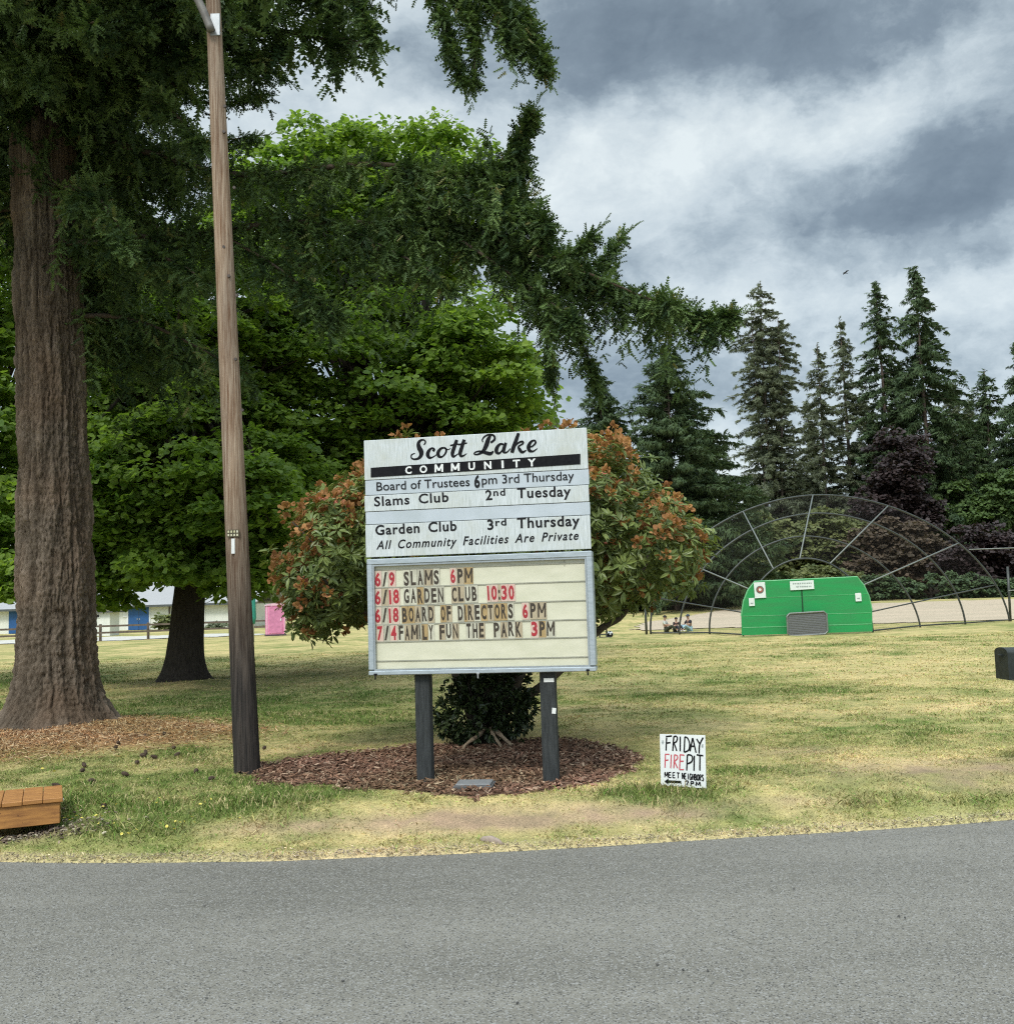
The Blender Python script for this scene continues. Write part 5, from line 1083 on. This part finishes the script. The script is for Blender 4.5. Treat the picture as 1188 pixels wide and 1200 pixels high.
for k in range(3):
    a, c_ = AR[k], AR[k+1]; n = len(a); nr = 5; V = []; UV = []
    la = np.concatenate([[0], np.cumsum(np.linalg.norm(np.diff((a+c_)/2, axis=0), axis=1))])
    for r_ in range(nr):
        f = r_/(nr-1); V.append(a*(1-f)+c_*f); UV.append(np.stack([la, np.linalg.norm(c_-a, axis=1)*f, 0*la], 1))
    V = np.concatenate(V); UV = np.concatenate(UV); i, j = np.meshgrid(np.arange(nr-1), np.arange(n-1), indexing='ij'); q = (i*n+j).ravel()
    mk('chain_link_mesh', V, [np.stack([q, q+1, q+n+1, q+n], 1)], m_net, bs, cols=UV, org=bo)
# wing posts and rails
for px, yt, Yd in ((1182, 664, 46.8), (757, 702, 44.3)):
    p0_ = ground_at(px+(2 if px > 1000 else 0), Yd); p1_ = at(px-(2 if px > 1000 else 1.5), yt, Yd); MB().tube(np.stack([p0_, p1_]), .055, 8).build('wing_post', m_pipe, bs, True, bo)
for y0_, y1_ in ((644, 641.5), (692, 691)):
    MB().tube(np.stack([at(1135 if y0_ < 660 else 1181, y0_, 46), at(1260, y1_-2, 47.5)]), .025, 7).build('wing_rail', m_pipeg, bs, True, bo)
# green backboard
m_green = plain('green_paint', (.012, .30, .078), .6, (.030, .24, .075), 1.6, (.5, 1, 4)); m_gedge = plain('pale_green_edge', (.16, .45, .22), .5, (.10, .38, .16), 6)
gpx = [(869, 744.5), (868.5, 722), (871, 705), (876, 692), (884, 681.5), (950, 678.5), (1004, 676), (1012, 686), (1018, 699), (1021.5, 715), (1022, 740)]
gpts = [at(x_, y_, 38.7) for x_, y_ in gpx]; n = len(gpts)
gb = MB().prism(gpts, (0, .05, 0)).build('backboard', m_green, bs, org=bo)
def strip_on(p0_, p1_, w_, mat, nm, par, Yd, th_=.008):
    a_, c_ = at(*p0_, Yd), at(*p1_, Yd); MB().box((a_+c_)/2+[0, -th_/2, 0], (np.linalg.norm(c_-a_), th_, w_), ry=-math.atan2(c_[2]-a_[2], c_[0]-a_[0])).build(nm, mat, par, org=bo)
for p0_, p1_, w_ in (((870, 722), (1020, 718), .02), ((870, 735.5), (1021, 731), .03), ((872, 701), (1017, 696), .015)): strip_on(p0_, p1_, w_, m_gedge, 'board_seam', gb, 38.7)
strip_on((939.3, 692), (940, 716), .001, m_black, 'center_gap', gb, 38.7, .012) if False else MB().box(at(939.6, 704, 38.7)+[0, -.005, 0], (.05, .01, .85)).build('center_gap', plain('dark_green_gap', (.008, .06, .02), .6), gb, org=bo)
edge_p = [at(x_, y_, 38.7)+np.array([0, .025, 0]) for x_, y_ in gpx[1:-1]]; MB().tube(np.array(edge_p), .032, 6).build('edge_trim', m_gedge, bs, org=bo)
m_sgn = plain('pale_sign', (.72, .78, .76), .5, (.66, .72, .70), 4); m_gtxt = plain('grey_text', (.34, .40, .38), .6)
def placard(x0, y0, x1, y1, Yd=38.66):
    a_, c_ = at(x0, y0, Yd), at(x1, y1, Yd); return MB().box((a_+c_)/2, (abs(c_[0]-a_[0]), .02, abs(a_[2]-c_[2])), ry=-R(1.6)).build('sign_plate', m_sgn, bs, org=bo), (a_+c_)/2
o, c_ = placard(883, 682.5, 897, 700.5)
def disc(c0, r_, y, mat, par, nm):
    a_ = np.arange(28)*2*math.pi/28; MB().prism(np.stack([c0[0]+r_*np.cos(a_), np.full(28, c0[1]+y), c0[2]+r_*np.sin(a_)], 1), (0, .003, 0)).build(nm, mat, par, org=bo)
c0 = at(890, 691, 38.66); disc(c0, .145, -.016, plain('grey_ring', (.16, .14, .13), .6), o, 'emblem_ring'); disc(c0, .10, -.021, plain('red_disc', (.40, .12, .08), .6), o, 'emblem_disc'); disc(c0, .05, -.026, m_white, o, 'emblem_center')
o, c_ = placard(925, 681, 953.5, 690.5)
rr_ = random.Random(3)
mb = MB()
for rw, (n_, x0_) in enumerate(((11, 929), (9, 933))):
    for k in range(n_): mb.box(at(x0_+k*2.05+rr_.random()*.3, 684+rw*3.6-k*.06, 38.66)+[0, -.0115, 0], (.035+.02*rr_.random(), .003, .055))
mb.build('faint_lettering', m_gtxt, o, org=bo)
for q in ((877, 701, 884, 710), (1001.5, 695, 1009, 704.5)):
    o, c_ = placard(*q); MB().box(c_+[0, -.0115, -.05], (.10, .003, .05)).build('faint_lettering', m_gtxt, o, org=bo)
# grey screen standing against the board
so_ = ground_at(945, 38.3); scn = thing('metal_screen', 'grey framed metal screen leaning against the green backboard', 'screen', so_)
a_, c_ = at(921.5, 718.5, 38.3), at(969.5, 743.5, 38.3); w_, h_ = c_[0]-a_[0], a_[2]-c_[2]; cc = (a_+c_)/2
fr = [(-w_/2+.1, -h_/2), (w_/2-.1, -h_/2), (w_/2, -h_/2+.1), (w_/2, h_/2-.1), (w_/2-.1, h_/2), (-w_/2+.1, h_/2), (-w_/2, h_/2-.1), (-w_/2, -h_/2+.1), (-w_/2+.1, -h_/2)]
MB().tube(np.array([cc+[q[0], 0, q[1]+q[0]*.03] for q in fr]), .035, 6, False).build('frame', m_pipeg, scn, org=so_)
mb = MB(); mb.box(cc+[0, .02, 0], (w_-.04, .012, h_-.04), ry=-.03); mb.build('panel', plain('grey_mesh', (.115, .12, .125), .7, (.16, .165, .17), 20), scn, org=so_)
mb = MB()
for k in range(11): mb.box(cc+[0, .008, -h_/2+.1+k*(h_-.2)/10], (w_-.1, .01, .012), ry=-.03)
mb.build('slats', plain('slat_grey', (.20, .21, .21), .6), scn, org=so_)

# ------------------------------------------------------------------ fence, house, white building beyond
m_fw = plain('weathered_fence_board', (.16, .125, .10), .9, (.10, .08, .065), 3, (3, 1, .4))
f0 = cbase(640, 91); f1 = cbase(905, 95); fn = thing('board_fence', 'brown solid board fence behind the sitting people', 'fence', f0)
dv = f1-f0; Lf = np.hypot(dv[0], dv[1]); an = math.atan2(dv[1], dv[0]); nb_ = int(Lf/.17); mb = MB()
for k in range(nb_):
    p_ = f0+dv*(k+.5)/nb_; mb.box((p_[0], p_[1], gz(p_[0], p_[1])+.88+.02*rr_.random()), (.16, .025, 1.8), rz=an)
mb.build('boards', m_fw, fn, org=f0)
for k in range(int(Lf/2.4)+1):
    p_ = f0+dv*(k*2.4/Lf); MB().box((p_[0], p_[1]-.08, gz(p_[0], p_[1])+.93), (.12, .12, 1.95), rz=an).build('post', m_fw, fn, org=f0)
hsO = cbase(900, 112); hz = hsO[2]
hs_ = thing('house', 'small house with grey roof half hidden behind the backstop and bushes', 'house', hsO)
m_wall = plain('pale_siding', (.66, .66, .60), .7, (.58, .58, .52), 2, (1, 1, 8)); m_roof = plain('grey_shingles', (.20, .20, .205), .9, (.15, .15, .155), 8, (1, 1, 5), .3, 20)
def gable(par, O, L, Dp, hw, hr, over, wallm, roofm, rz=0):
    Mx = np.array(Matrix.Rotation(rz, 3, 'Z')); tf_ = lambda P: np.asarray(P)@Mx.T
    mb = MB(); mb.prism(tf_([(-L/2, -Dp/2, 0), (-L/2, Dp/2, 0), (-L/2, Dp/2, hw), (-L/2, 0, hw+hr-.08), (-L/2, -Dp/2, hw)]), tf_([(L, 0, 0)])[0]); mb.build('wall', wallm, par)
    mb = MB(); e_ = over; sl_ = hr/(Dp/2)
    for s_ in (-1, 1): mb.prism(tf_([(-L/2-e_, s_*(Dp/2+e_), hw-sl_*e_), (-L/2-e_, 0, hw+hr), (-L/2-e_, 0, hw+hr+.16), (-L/2-e_, s_*(Dp/2+e_), hw-sl_*e_+.16)]), tf_([(L+2*e_, 0, 0)])[0])
    rf = mb.build('roof', roofm, par); mb = MB()
    for s_ in (-1, 1): mb.prism(tf_([(-L/2-e_-.03, s_*(Dp/2+e_+.02), hw-sl_*e_-.08), (-L/2-e_-.03, 0, hw+hr-.08), (-L/2-e_-.03, 0, hw+hr+.12), (-L/2-e_-.03, s_*(Dp/2+e_+.02), hw-sl_*e_+.12)]), tf_([(.03, 0, 0)])[0]); mb.prism(tf_([(L/2+e_, s_*(Dp/2+e_+.02), hw-sl_*e_-.08), (L/2+e_, 0, hw+hr-.08), (L/2+e_, 0, hw+hr+.12), (L/2+e_, s_*(Dp/2+e_+.02), hw-sl_*e_+.12)]), tf_([(.03, 0, 0)])[0])
    mb.build('fascia', m_white, rf); return rf
gable(hs_, hsO, 7, 5, 1.9, 1.25, .5, m_wall, m_roof, R(-50))
bw0 = at(137, 738, 96); bw0[2] = gz(bw0[0], bw0[1]); bwO = at(200, 738, 100); bwO[2] = .17
wb = thing('white_building', 'low white community building with grey roof and blue double doors', 'building', bwO)
xL, xR = at(-60, 735, 96)[0]-bwO[0], at(296, 735, 96)[0]-bwO[0]; yF = 96-bwO[1]; hw = at(170, 711, 96)[2]-bwO[2]; Dp = 11
m_bw = plain('white_board_siding', (.74, .75, .70), .6, (.66, .68, .62), 1.5, (6, 1, .3))
MB().box(((xL+xR)/2, yF+Dp/2, hw/2), (xR-xL, Dp, hw)).build('wall', m_bw, wb)
xe = at(128, 711, 95.4)[0]-bwO[0]; zr = at(200, 683, 101)[2]-bwO[2]
mb = MB(); mb.prism([(xL-.6, yF-.7, hw-.02), (xL-.6, yF+Dp/2, zr), (xL-.6, yF+Dp+.7, hw-.02), (xL-.6, yF+Dp+.7, hw+.15), (xL-.6, yF+Dp/2, zr+.18), (xL-.6, yF-.7, hw+.15)], (xR-xL+1.2, 0, 0)); rf = mb.build('roof', plain('grey_shingle_roof', (.36, .36, .36), .9, (.30, .30, .305), 6, (1, 1, 4)), wb)
MB().box(((xL+xR)/2, yF-.72, hw+.05), (xR-xL+1.2, .04, .2)).build('fascia', plain('dark_fascia', (.09, .10, .10), .7), rf)
m_blue = plain('blue_door', (.018, .085, .24), .5, (.022, .10, .28), 3)
for a_, b_ in ((151, 162.9), (163.1, 175)):
    xa, xb = at(a_, 720, 96)[0]-bwO[0], at(b_, 720, 96)[0]-bwO[0]; d_ = MB().box(((xa+xb)/2, yF-.03, 1.05), (xb-xa-.01, .06, 2.1), bev=.01).build('door', m_blue, wb)
    MB().box((xb-.1 if a_ < 160 else xa+.1, yF-.08, 1.0), (.06, .05, .16)).build('handle', m_gal, d_)
xa, xb = at(11, 725, 96)[0]-bwO[0], at(24, 725, 96)[0]-bwO[0]; MB().box(((xa+xb)/2, yF-.03, 1.05), (xb-xa, .06, 2.1), bev=.01).build('door', m_blue, wb)
for px in (150, 176, 199, 240, 138): x_ = at(px, 720, 96)[0]-bwO[0]; MB().box((x_, yF-.03, hw/2), (.14, .06, hw-.02)).build('trim', m_white if px not in (199,) else m_fw, wb)
xa = at(147, 715, 96)[0]-bwO[0]; MB().box((xa, yF-.05, 1.45), (.35, .06, .5)).build('notice_box', m_white, wb)
xa, xb = at(250, 731, 95.9)[0]-bwO[0], at(290, 731, 95.9)[0]-bwO[0]; MB().box(((xa+xb)/2, yF-.02, .55), (14, .05, .10)).build('wall_band', plain('grey_band', (.42, .44, .44), .6), wb)
# annex / notice shed in front at left
an_ = at(119, 744, 74); an_[2] = .17; sh = thing('shed', 'small white shed with flat dark roof just right of the conifer trunk', 'shed', an_)
w0, w1 = at(103, 730, 74)[0]-an_[0], at(129, 730, 74)[0]-an_[0]; hh_ = at(119, 718, 74)[2]-an_[2]
MB().box(((w0+w1)/2, .9, hh_/2), (w1-w0, 1.8, hh_)).build('wall', m_bw, sh); MB().box(((w0+w1)/2+.05, .85, hh_+.05), (w1-w0+.5, 2.3, .12)).build('roof', plain('dark_roof', (.10, .10, .095), .8), sh)
x_ = at(113, 722, 74)[0]-an_[0]; f_ = MB().box((x_, -.02, at(113, 722, 74)[2]-an_[2]), (.55, .06, .28)).build('window', m_white, sh); MB().box((x_, -.053, at(113, 722, 74)[2]-an_[2]), (.46, .012, .2)).build('pane', plain('dark_glass', (.015, .016, .018), .2), f_)
# post and rail fence in front of the building
rf_ = thing('rail_fence', 'low brown post and rail fence between the lawn and the white building', 'fence', at(118, 752, 58))
o0 = np.array(rf_.location); rl0, rl1 = ground_at(-70, 57), ground_at(345, 64)
for k in range(13):
    p_ = rl0+(rl1-rl0)*k/12
    if k < 12: pass
for px in (-35, 30, 118, 174, 228, 285, 318): 
    f = (px+70)/415; Yd = 57+7*f; p_ = at(px, 740, Yd); p_[2] = gz(p_[0], p_[1]); MB().box(p_+[0, 0, .45], (.13, .13, 1.1), bev=.01).build('post', m_fw, rf_, org=o0)
for zz_ in (.88, .50):
    a_, c_ = at(-70, 740, 57), at(345, 740, 64); a_[2] = c_[2] = .16+zz_; MB().box((a_+c_)/2+[0, -.075, 0], (np.linalg.norm(c_-a_), .04, .11), rz=math.atan2(c_[1]-a_[1], c_[0]-a_[0])).build('rail', m_fw, rf_, org=o0)
# pink portable toilet
tp = at(323, 745, 61); tp[2] = gz(tp[0], tp[1]); pk = thing('portable_toilet', 'pink portable toilet standing on the lawn left of the rhododendron', 'toilet', tp, R(16))
m_pink = plain('pink_plastic', (.80, .33, .52), .5, (.64, .18, .36), 2); m_pinkl = plain('pale_pink_plastic', (.80, .50, .62), .5)
MB().box((0, 0, .93), (1.12, 1.12, 1.7), bev=.03).build('cabin', m_pink, pk); MB().box((0, 0, .05), (1.2, 1.2, .1), bev=.01).build('base', plain('dark_base', (.08, .06, .07), .7), pk)
mb = MB(); a_ = np.linspace(0, math.pi, 9); mb.prism([(.6*math.cos(q), -.6, 1.78+.14*math.sin(q)) for q in a_], (0, 1.2, 0)); mb.build('roof', m_pinkl, pk)
d_ = MB().box((0, -.575, .95), (.75, .03, 1.55), bev=.01).build('door', plain('pink_door', (.66, .24, .42), .5), pk); MB().box((.28, -.6, .95), (.06, .03, .12)).build('handle', m_white, d_)
for x_ in (-.5, -.25, .5): MB().box((x_, -.565, .95), (.05, .03, 1.6)).build('wall_rib', m_pinkl, pk)
# teal covered post
gpo = at(297.5, 752, 50); gpo[2] = gz(gpo[0], gpo[1]); gpt = thing('padded_post', 'thin post with teal green cover just right of the utility pole', 'post', gpo)
ht = at(296, 679, 50)[2]-gpo[2]; MB().tube(np.array([(0, 0, -.1), (0, 0, ht)]), .03, 8).build('shaft', m_gal, gpt, True)
z0_, z1_ = at(297, 731, 50)[2]-gpo[2], at(297, 689, 50)[2]-gpo[2]; MB().tube(np.array([(0, 0, z0_), (.01, 0, z0_+.3), (0, 0, z1_-.2), (0, 0, z1_)]), np.array([.07, .12, .09, .05]), 12).build('cover', plain('teal_cover', (.02, .20, .15), .6, (.03, .26, .2), 5), gpt, True)
MB().tube(np.array([(-.03, 0, ht-.02), (.0, 0, ht+.1), (.03, 0, ht+.16)]), np.array([.05, .06, .03]), 8).build('cap', m_white, gpt, True)
# black bench posts and ball near the rhododendron
bn = at(704, 747, 42); bn[2] = gz(bn[0], bn[1]); bch = thing('bench', 'small black metal bench partly hidden behind the right edge of the sign', 'bench', bn)
for x_, yy, hh_ in ((-.05, 0, .42), (.25, .15, .62), (-.95, 0, .42), (-.7, .15, .62)): MB().box((x_, yy, hh_/2-.02), (.06, .06, hh_), bev=.006).build('leg', m_pipe, bch)
MB().box((-.35, .05, .43), (1.4, .32, .04), bev=.008).build('seat', m_pipe, bch); MB().box((-.35, .0, .14), (1.2, .05, .05)).build('stretcher', m_pipe, bch)
MB().box((.2, .1, .015), (.45, .3, .03), bev=.005).build('foot_plate', m_pipe, bch)
bp = at(714.5, 743, 42.5); r_ = .135; bp[2] = gz(bp[0], bp[1])+r_
th_, ph_ = np.meshgrid(np.linspace(0, math.pi, 15), np.arange(24)*2*math.pi/24, indexing='ij'); V = np.stack([np.sin(th_)*np.cos(ph_), np.sin(th_)*np.sin(ph_), np.cos(th_)], 2).reshape(-1, 3)
i, j = np.meshgrid(np.arange(14), np.arange(24), indexing='ij'); i, j = i.ravel(), j.ravel(); Fq = np.stack([i*24+j, i*24+(j+1) % 24, (i+1)*24+(j+1) % 24, (i+1)*24+j], 1)
g_ = (1+5**.5)/2; ico = unit(np.array([(0, a, b_*g_) for a in (-1, 1) for b_ in (-1, 1)]+[(a, b_*g_, 0) for a in (-1, 1) for b_ in (-1, 1)]+[(b_*g_, 0, a) for a in (-1, 1) for b_ in (-1, 1)], float))
cen = unit(V[Fq].mean(1)); mi = (cen@ico.T).max(1) > .915; mi |= cen[:, 2] < -.25
o = mk('ball', V*r_, [Fq], [m_white, m_black], None, True, mi=mi.astype(int)); o.location = bp; setp(o, 'black and white ball resting on the grass beside the black bench', 'ball')

# ------------------------------------------------------------------ people sitting on the grass
def skin_mesh(nodes, edges, sub=2):
    me = bpy.data.meshes.new('s'); me.from_pydata([n_[0] for n_ in nodes], edges, []); o = bpy.data.objects.new('s', me); COL.objects.link(o)
    sk = o.modifiers.new('skin', 'SKIN'); ss = o.modifiers.new('sub', 'SUBSURF'); ss.levels = sub; ss.render_levels = sub
    for i_, n_ in enumerate(nodes): d_ = me.skin_vertices[0].data[i_]; d_.radius = (n_[1], n_[1]); d_.use_root = i_ == 0
    bpy.context.view_layer.update(); r = bpy.data.meshes.new_from_object(o.evaluated_get(bpy.context.evaluated_depsgraph_get()))
    bpy.data.objects.remove(o); bpy.data.meshes.remove(me); return r
def seated(loc, rz, label, shirt, pants, hair, k=1.0, lean=.0, knees=.42, cap=None, legfwd=.42, skin_c=(.46, .28, .20)):
    o = thing('person', label, 'person', loc, rz, 'people sitting on the grass'); o.scale = (k,)*3
    J = [((0, 0, .12), .13), ((0, lean*.3, .30), .125), ((0, lean*.7, .47), .135), ((0, lean, .58), .06), ((0, lean-.01, .64), .05), ((0, lean-.03, .73), .088), ((0, lean-.035, .82), .080),
         ((.16, lean*.9, .53), .055), ((.22, lean-.10, .36), .042), ((.14, lean-.28, .32), .034), ((.10, lean-.36, .33), .03),
         ((-.16, lean*.9, .53), .055), ((-.22, lean-.10, .36), .042), ((-.14, lean-.28, .32), .034), ((-.10, lean-.36, .33), .03),
         ((.10, -.08, .11), .085), ((.14, -legfwd, knees), .062), ((.12, -legfwd-.26, .10), .045), ((.12, -legfwd-.40, .05), .036),
         ((-.10, -.08, .11), .085), ((-.14, -legfwd, knees), .062), ((-.12, -legfwd-.26, .10), .045), ((-.12, -legfwd-.40, .05), .036)]
    Ed = [(0, 1), (1, 2), (2, 3), (3, 4), (4, 5), (5, 6), (2, 7), (7, 8), (8, 9), (9, 10), (2, 11), (11, 12), (12, 13), (13, 14), (0, 15), (15, 16), (16, 17), (17, 18), (0, 19), (19, 20), (20, 21), (21, 22)]
    def part(nm, idx, grow, mat):
        mp2 = {a: i_ for i_, a in enumerate(idx)}; me = skin_mesh([(J[a][0], J[a][1]*(1 if grow == 0 else 1.0)+grow) for a in idx], [(mp2[a], mp2[b_]) for a, b_ in Ed if a in mp2 and b_ in mp2])
        me.materials.append(mat); me.polygons.foreach_set('use_smooth', np.ones(len(me.polygons), bool)); q = bpy.data.objects.new(nm, me); COL.objects.link(q); q.parent = o; return q
    part('body', list(range(23)), 0, plain('skin', skin_c, .6, tuple(.85*c for c in skin_c), 5))
    part('shirt', [1, 2, 7, 8, 11, 12], .014, shirt); part('trousers', [0, 15, 16, 17, 19, 20, 21], .014, pants)
    # hair or cap shell over the skull
    th_, ph_ = np.meshgrid(np.linspace(0, 1.75, 8), np.arange(16)*2*math.pi/16, indexing='ij'); rr = .102*np.stack([np.sin(th_)*np.cos(ph_)*.92, np.sin(th_)*np.sin(ph_)*1.05, np.cos(th_)*1.08], 2).reshape(-1, 3)
    i, j = np.meshgrid(np.arange(7), np.arange(16), indexing='ij'); i, j = i.ravel(), j.ravel()
    mk('cap' if cap else 'hair', rr+np.array([0, lean-.015, .785]), [np.stack([i*16+j, i*16+(j+1) % 16, (i+1)*16+(j+1) % 16, (i+1)*16+j], 1)], cap or hair, o, True)
    if cap: MB().box((0, lean-.14, .80), (.15, .12, .015), rx=.15, bev=.004).build('brim', cap, o)
    for s_ in (-1, 1): MB().box((s_*.03, lean-.118, .765), (.02, .01, .012)).build('eye', m_black, o)
    MB().add([(-.012, lean-.11, .73), (.012, lean-.11, .73), (0, lean-.14, .735), (0, lean-.112, .77)], [(0, 1, 2), (0, 2, 3), (1, 3, 2)]).build('nose', plain('skin_nose', skin_c, .6), o)
    for s_ in (-1, 1): MB().box((s_*.12, -legfwd-.38, .035), (.085, .22, .07), bev=.02).build('shoe', m_white if cap is None else m_black, o)
    return o
m_lt = plain('pale_shirt', (.55, .57, .52), .8); m_dk = plain('dark_navy_shirt', (.015, .017, .03), .8); m_dr = plain('dark_maroon_shirt', (.035, .02, .022), .8)
m_hair = plain('dark_hair', (.014, .011, .010), .6); m_olv = plain('dark_olive_trousers', (.035, .045, .025), .8); m_lb = plain('light_blue_trousers', (.35, .52, .60), .8); m_cap = plain('blue_grey_cap', (.05, .075, .12), .7)
PY_ = 46.5
for args in (((779.5, 734), R(62), 'person in pale shirt with short dark hair, leftmost of the three sitting', m_lt, m_olv, m_hair, .82, .03, .30, None),
             ((791.5, 734), R(20), 'person in dark top leaning forward, seated between the other two', m_dr, m_dk, m_hair, .72, -.06, .34, None),
             ((808, 733.5), R(-62), 'person in dark navy top, blue cap and light blue trousers, sitting at right', m_dk, m_lb, m_hair, .84, -.08, .30, m_cap)):
    (px, py), rz, lab, sh_, pa_, ha_, k, ln, kn, cp = args; p_ = at(px, py, PY_); p_[2] = gz(p_[0], p_[1])+.035
    seated(p_, rz, lab, sh_, pa_, ha_, k, ln, kn, cp)

# bird, far off and small
bd = at(990, 320, 85); mb = MB(); mb.tube(np.array([(-.16, 0, 0), (-.08, 0, .01), (.05, 0, .01), (.14, 0, .03), (.19, 0, .025)]), np.array([.015, .05, .06, .035, .008]), 8)
for s_ in (-1, 1): mb.prism([(.07, s_*.03, .03), (.02, s_*.22, .11), (-.10, s_*.40, .05), (-.10, s_*.2, .06), (-.07, s_*.03, .03)], (0, 0, .012))
mb.prism([(-.14, -.02, 0), (-.27, -.06, .0), (-.27, .06, .0), (-.14, .02, 0)], (0, 0, .01))
o = mb.build('bird', plain('dark_feathers', (.02, .02, .022), .7)); o.location = bd; o.rotation_euler = (.2, 0, R(200)); setp(o, 'small dark bird flying high above the firs', 'bird')
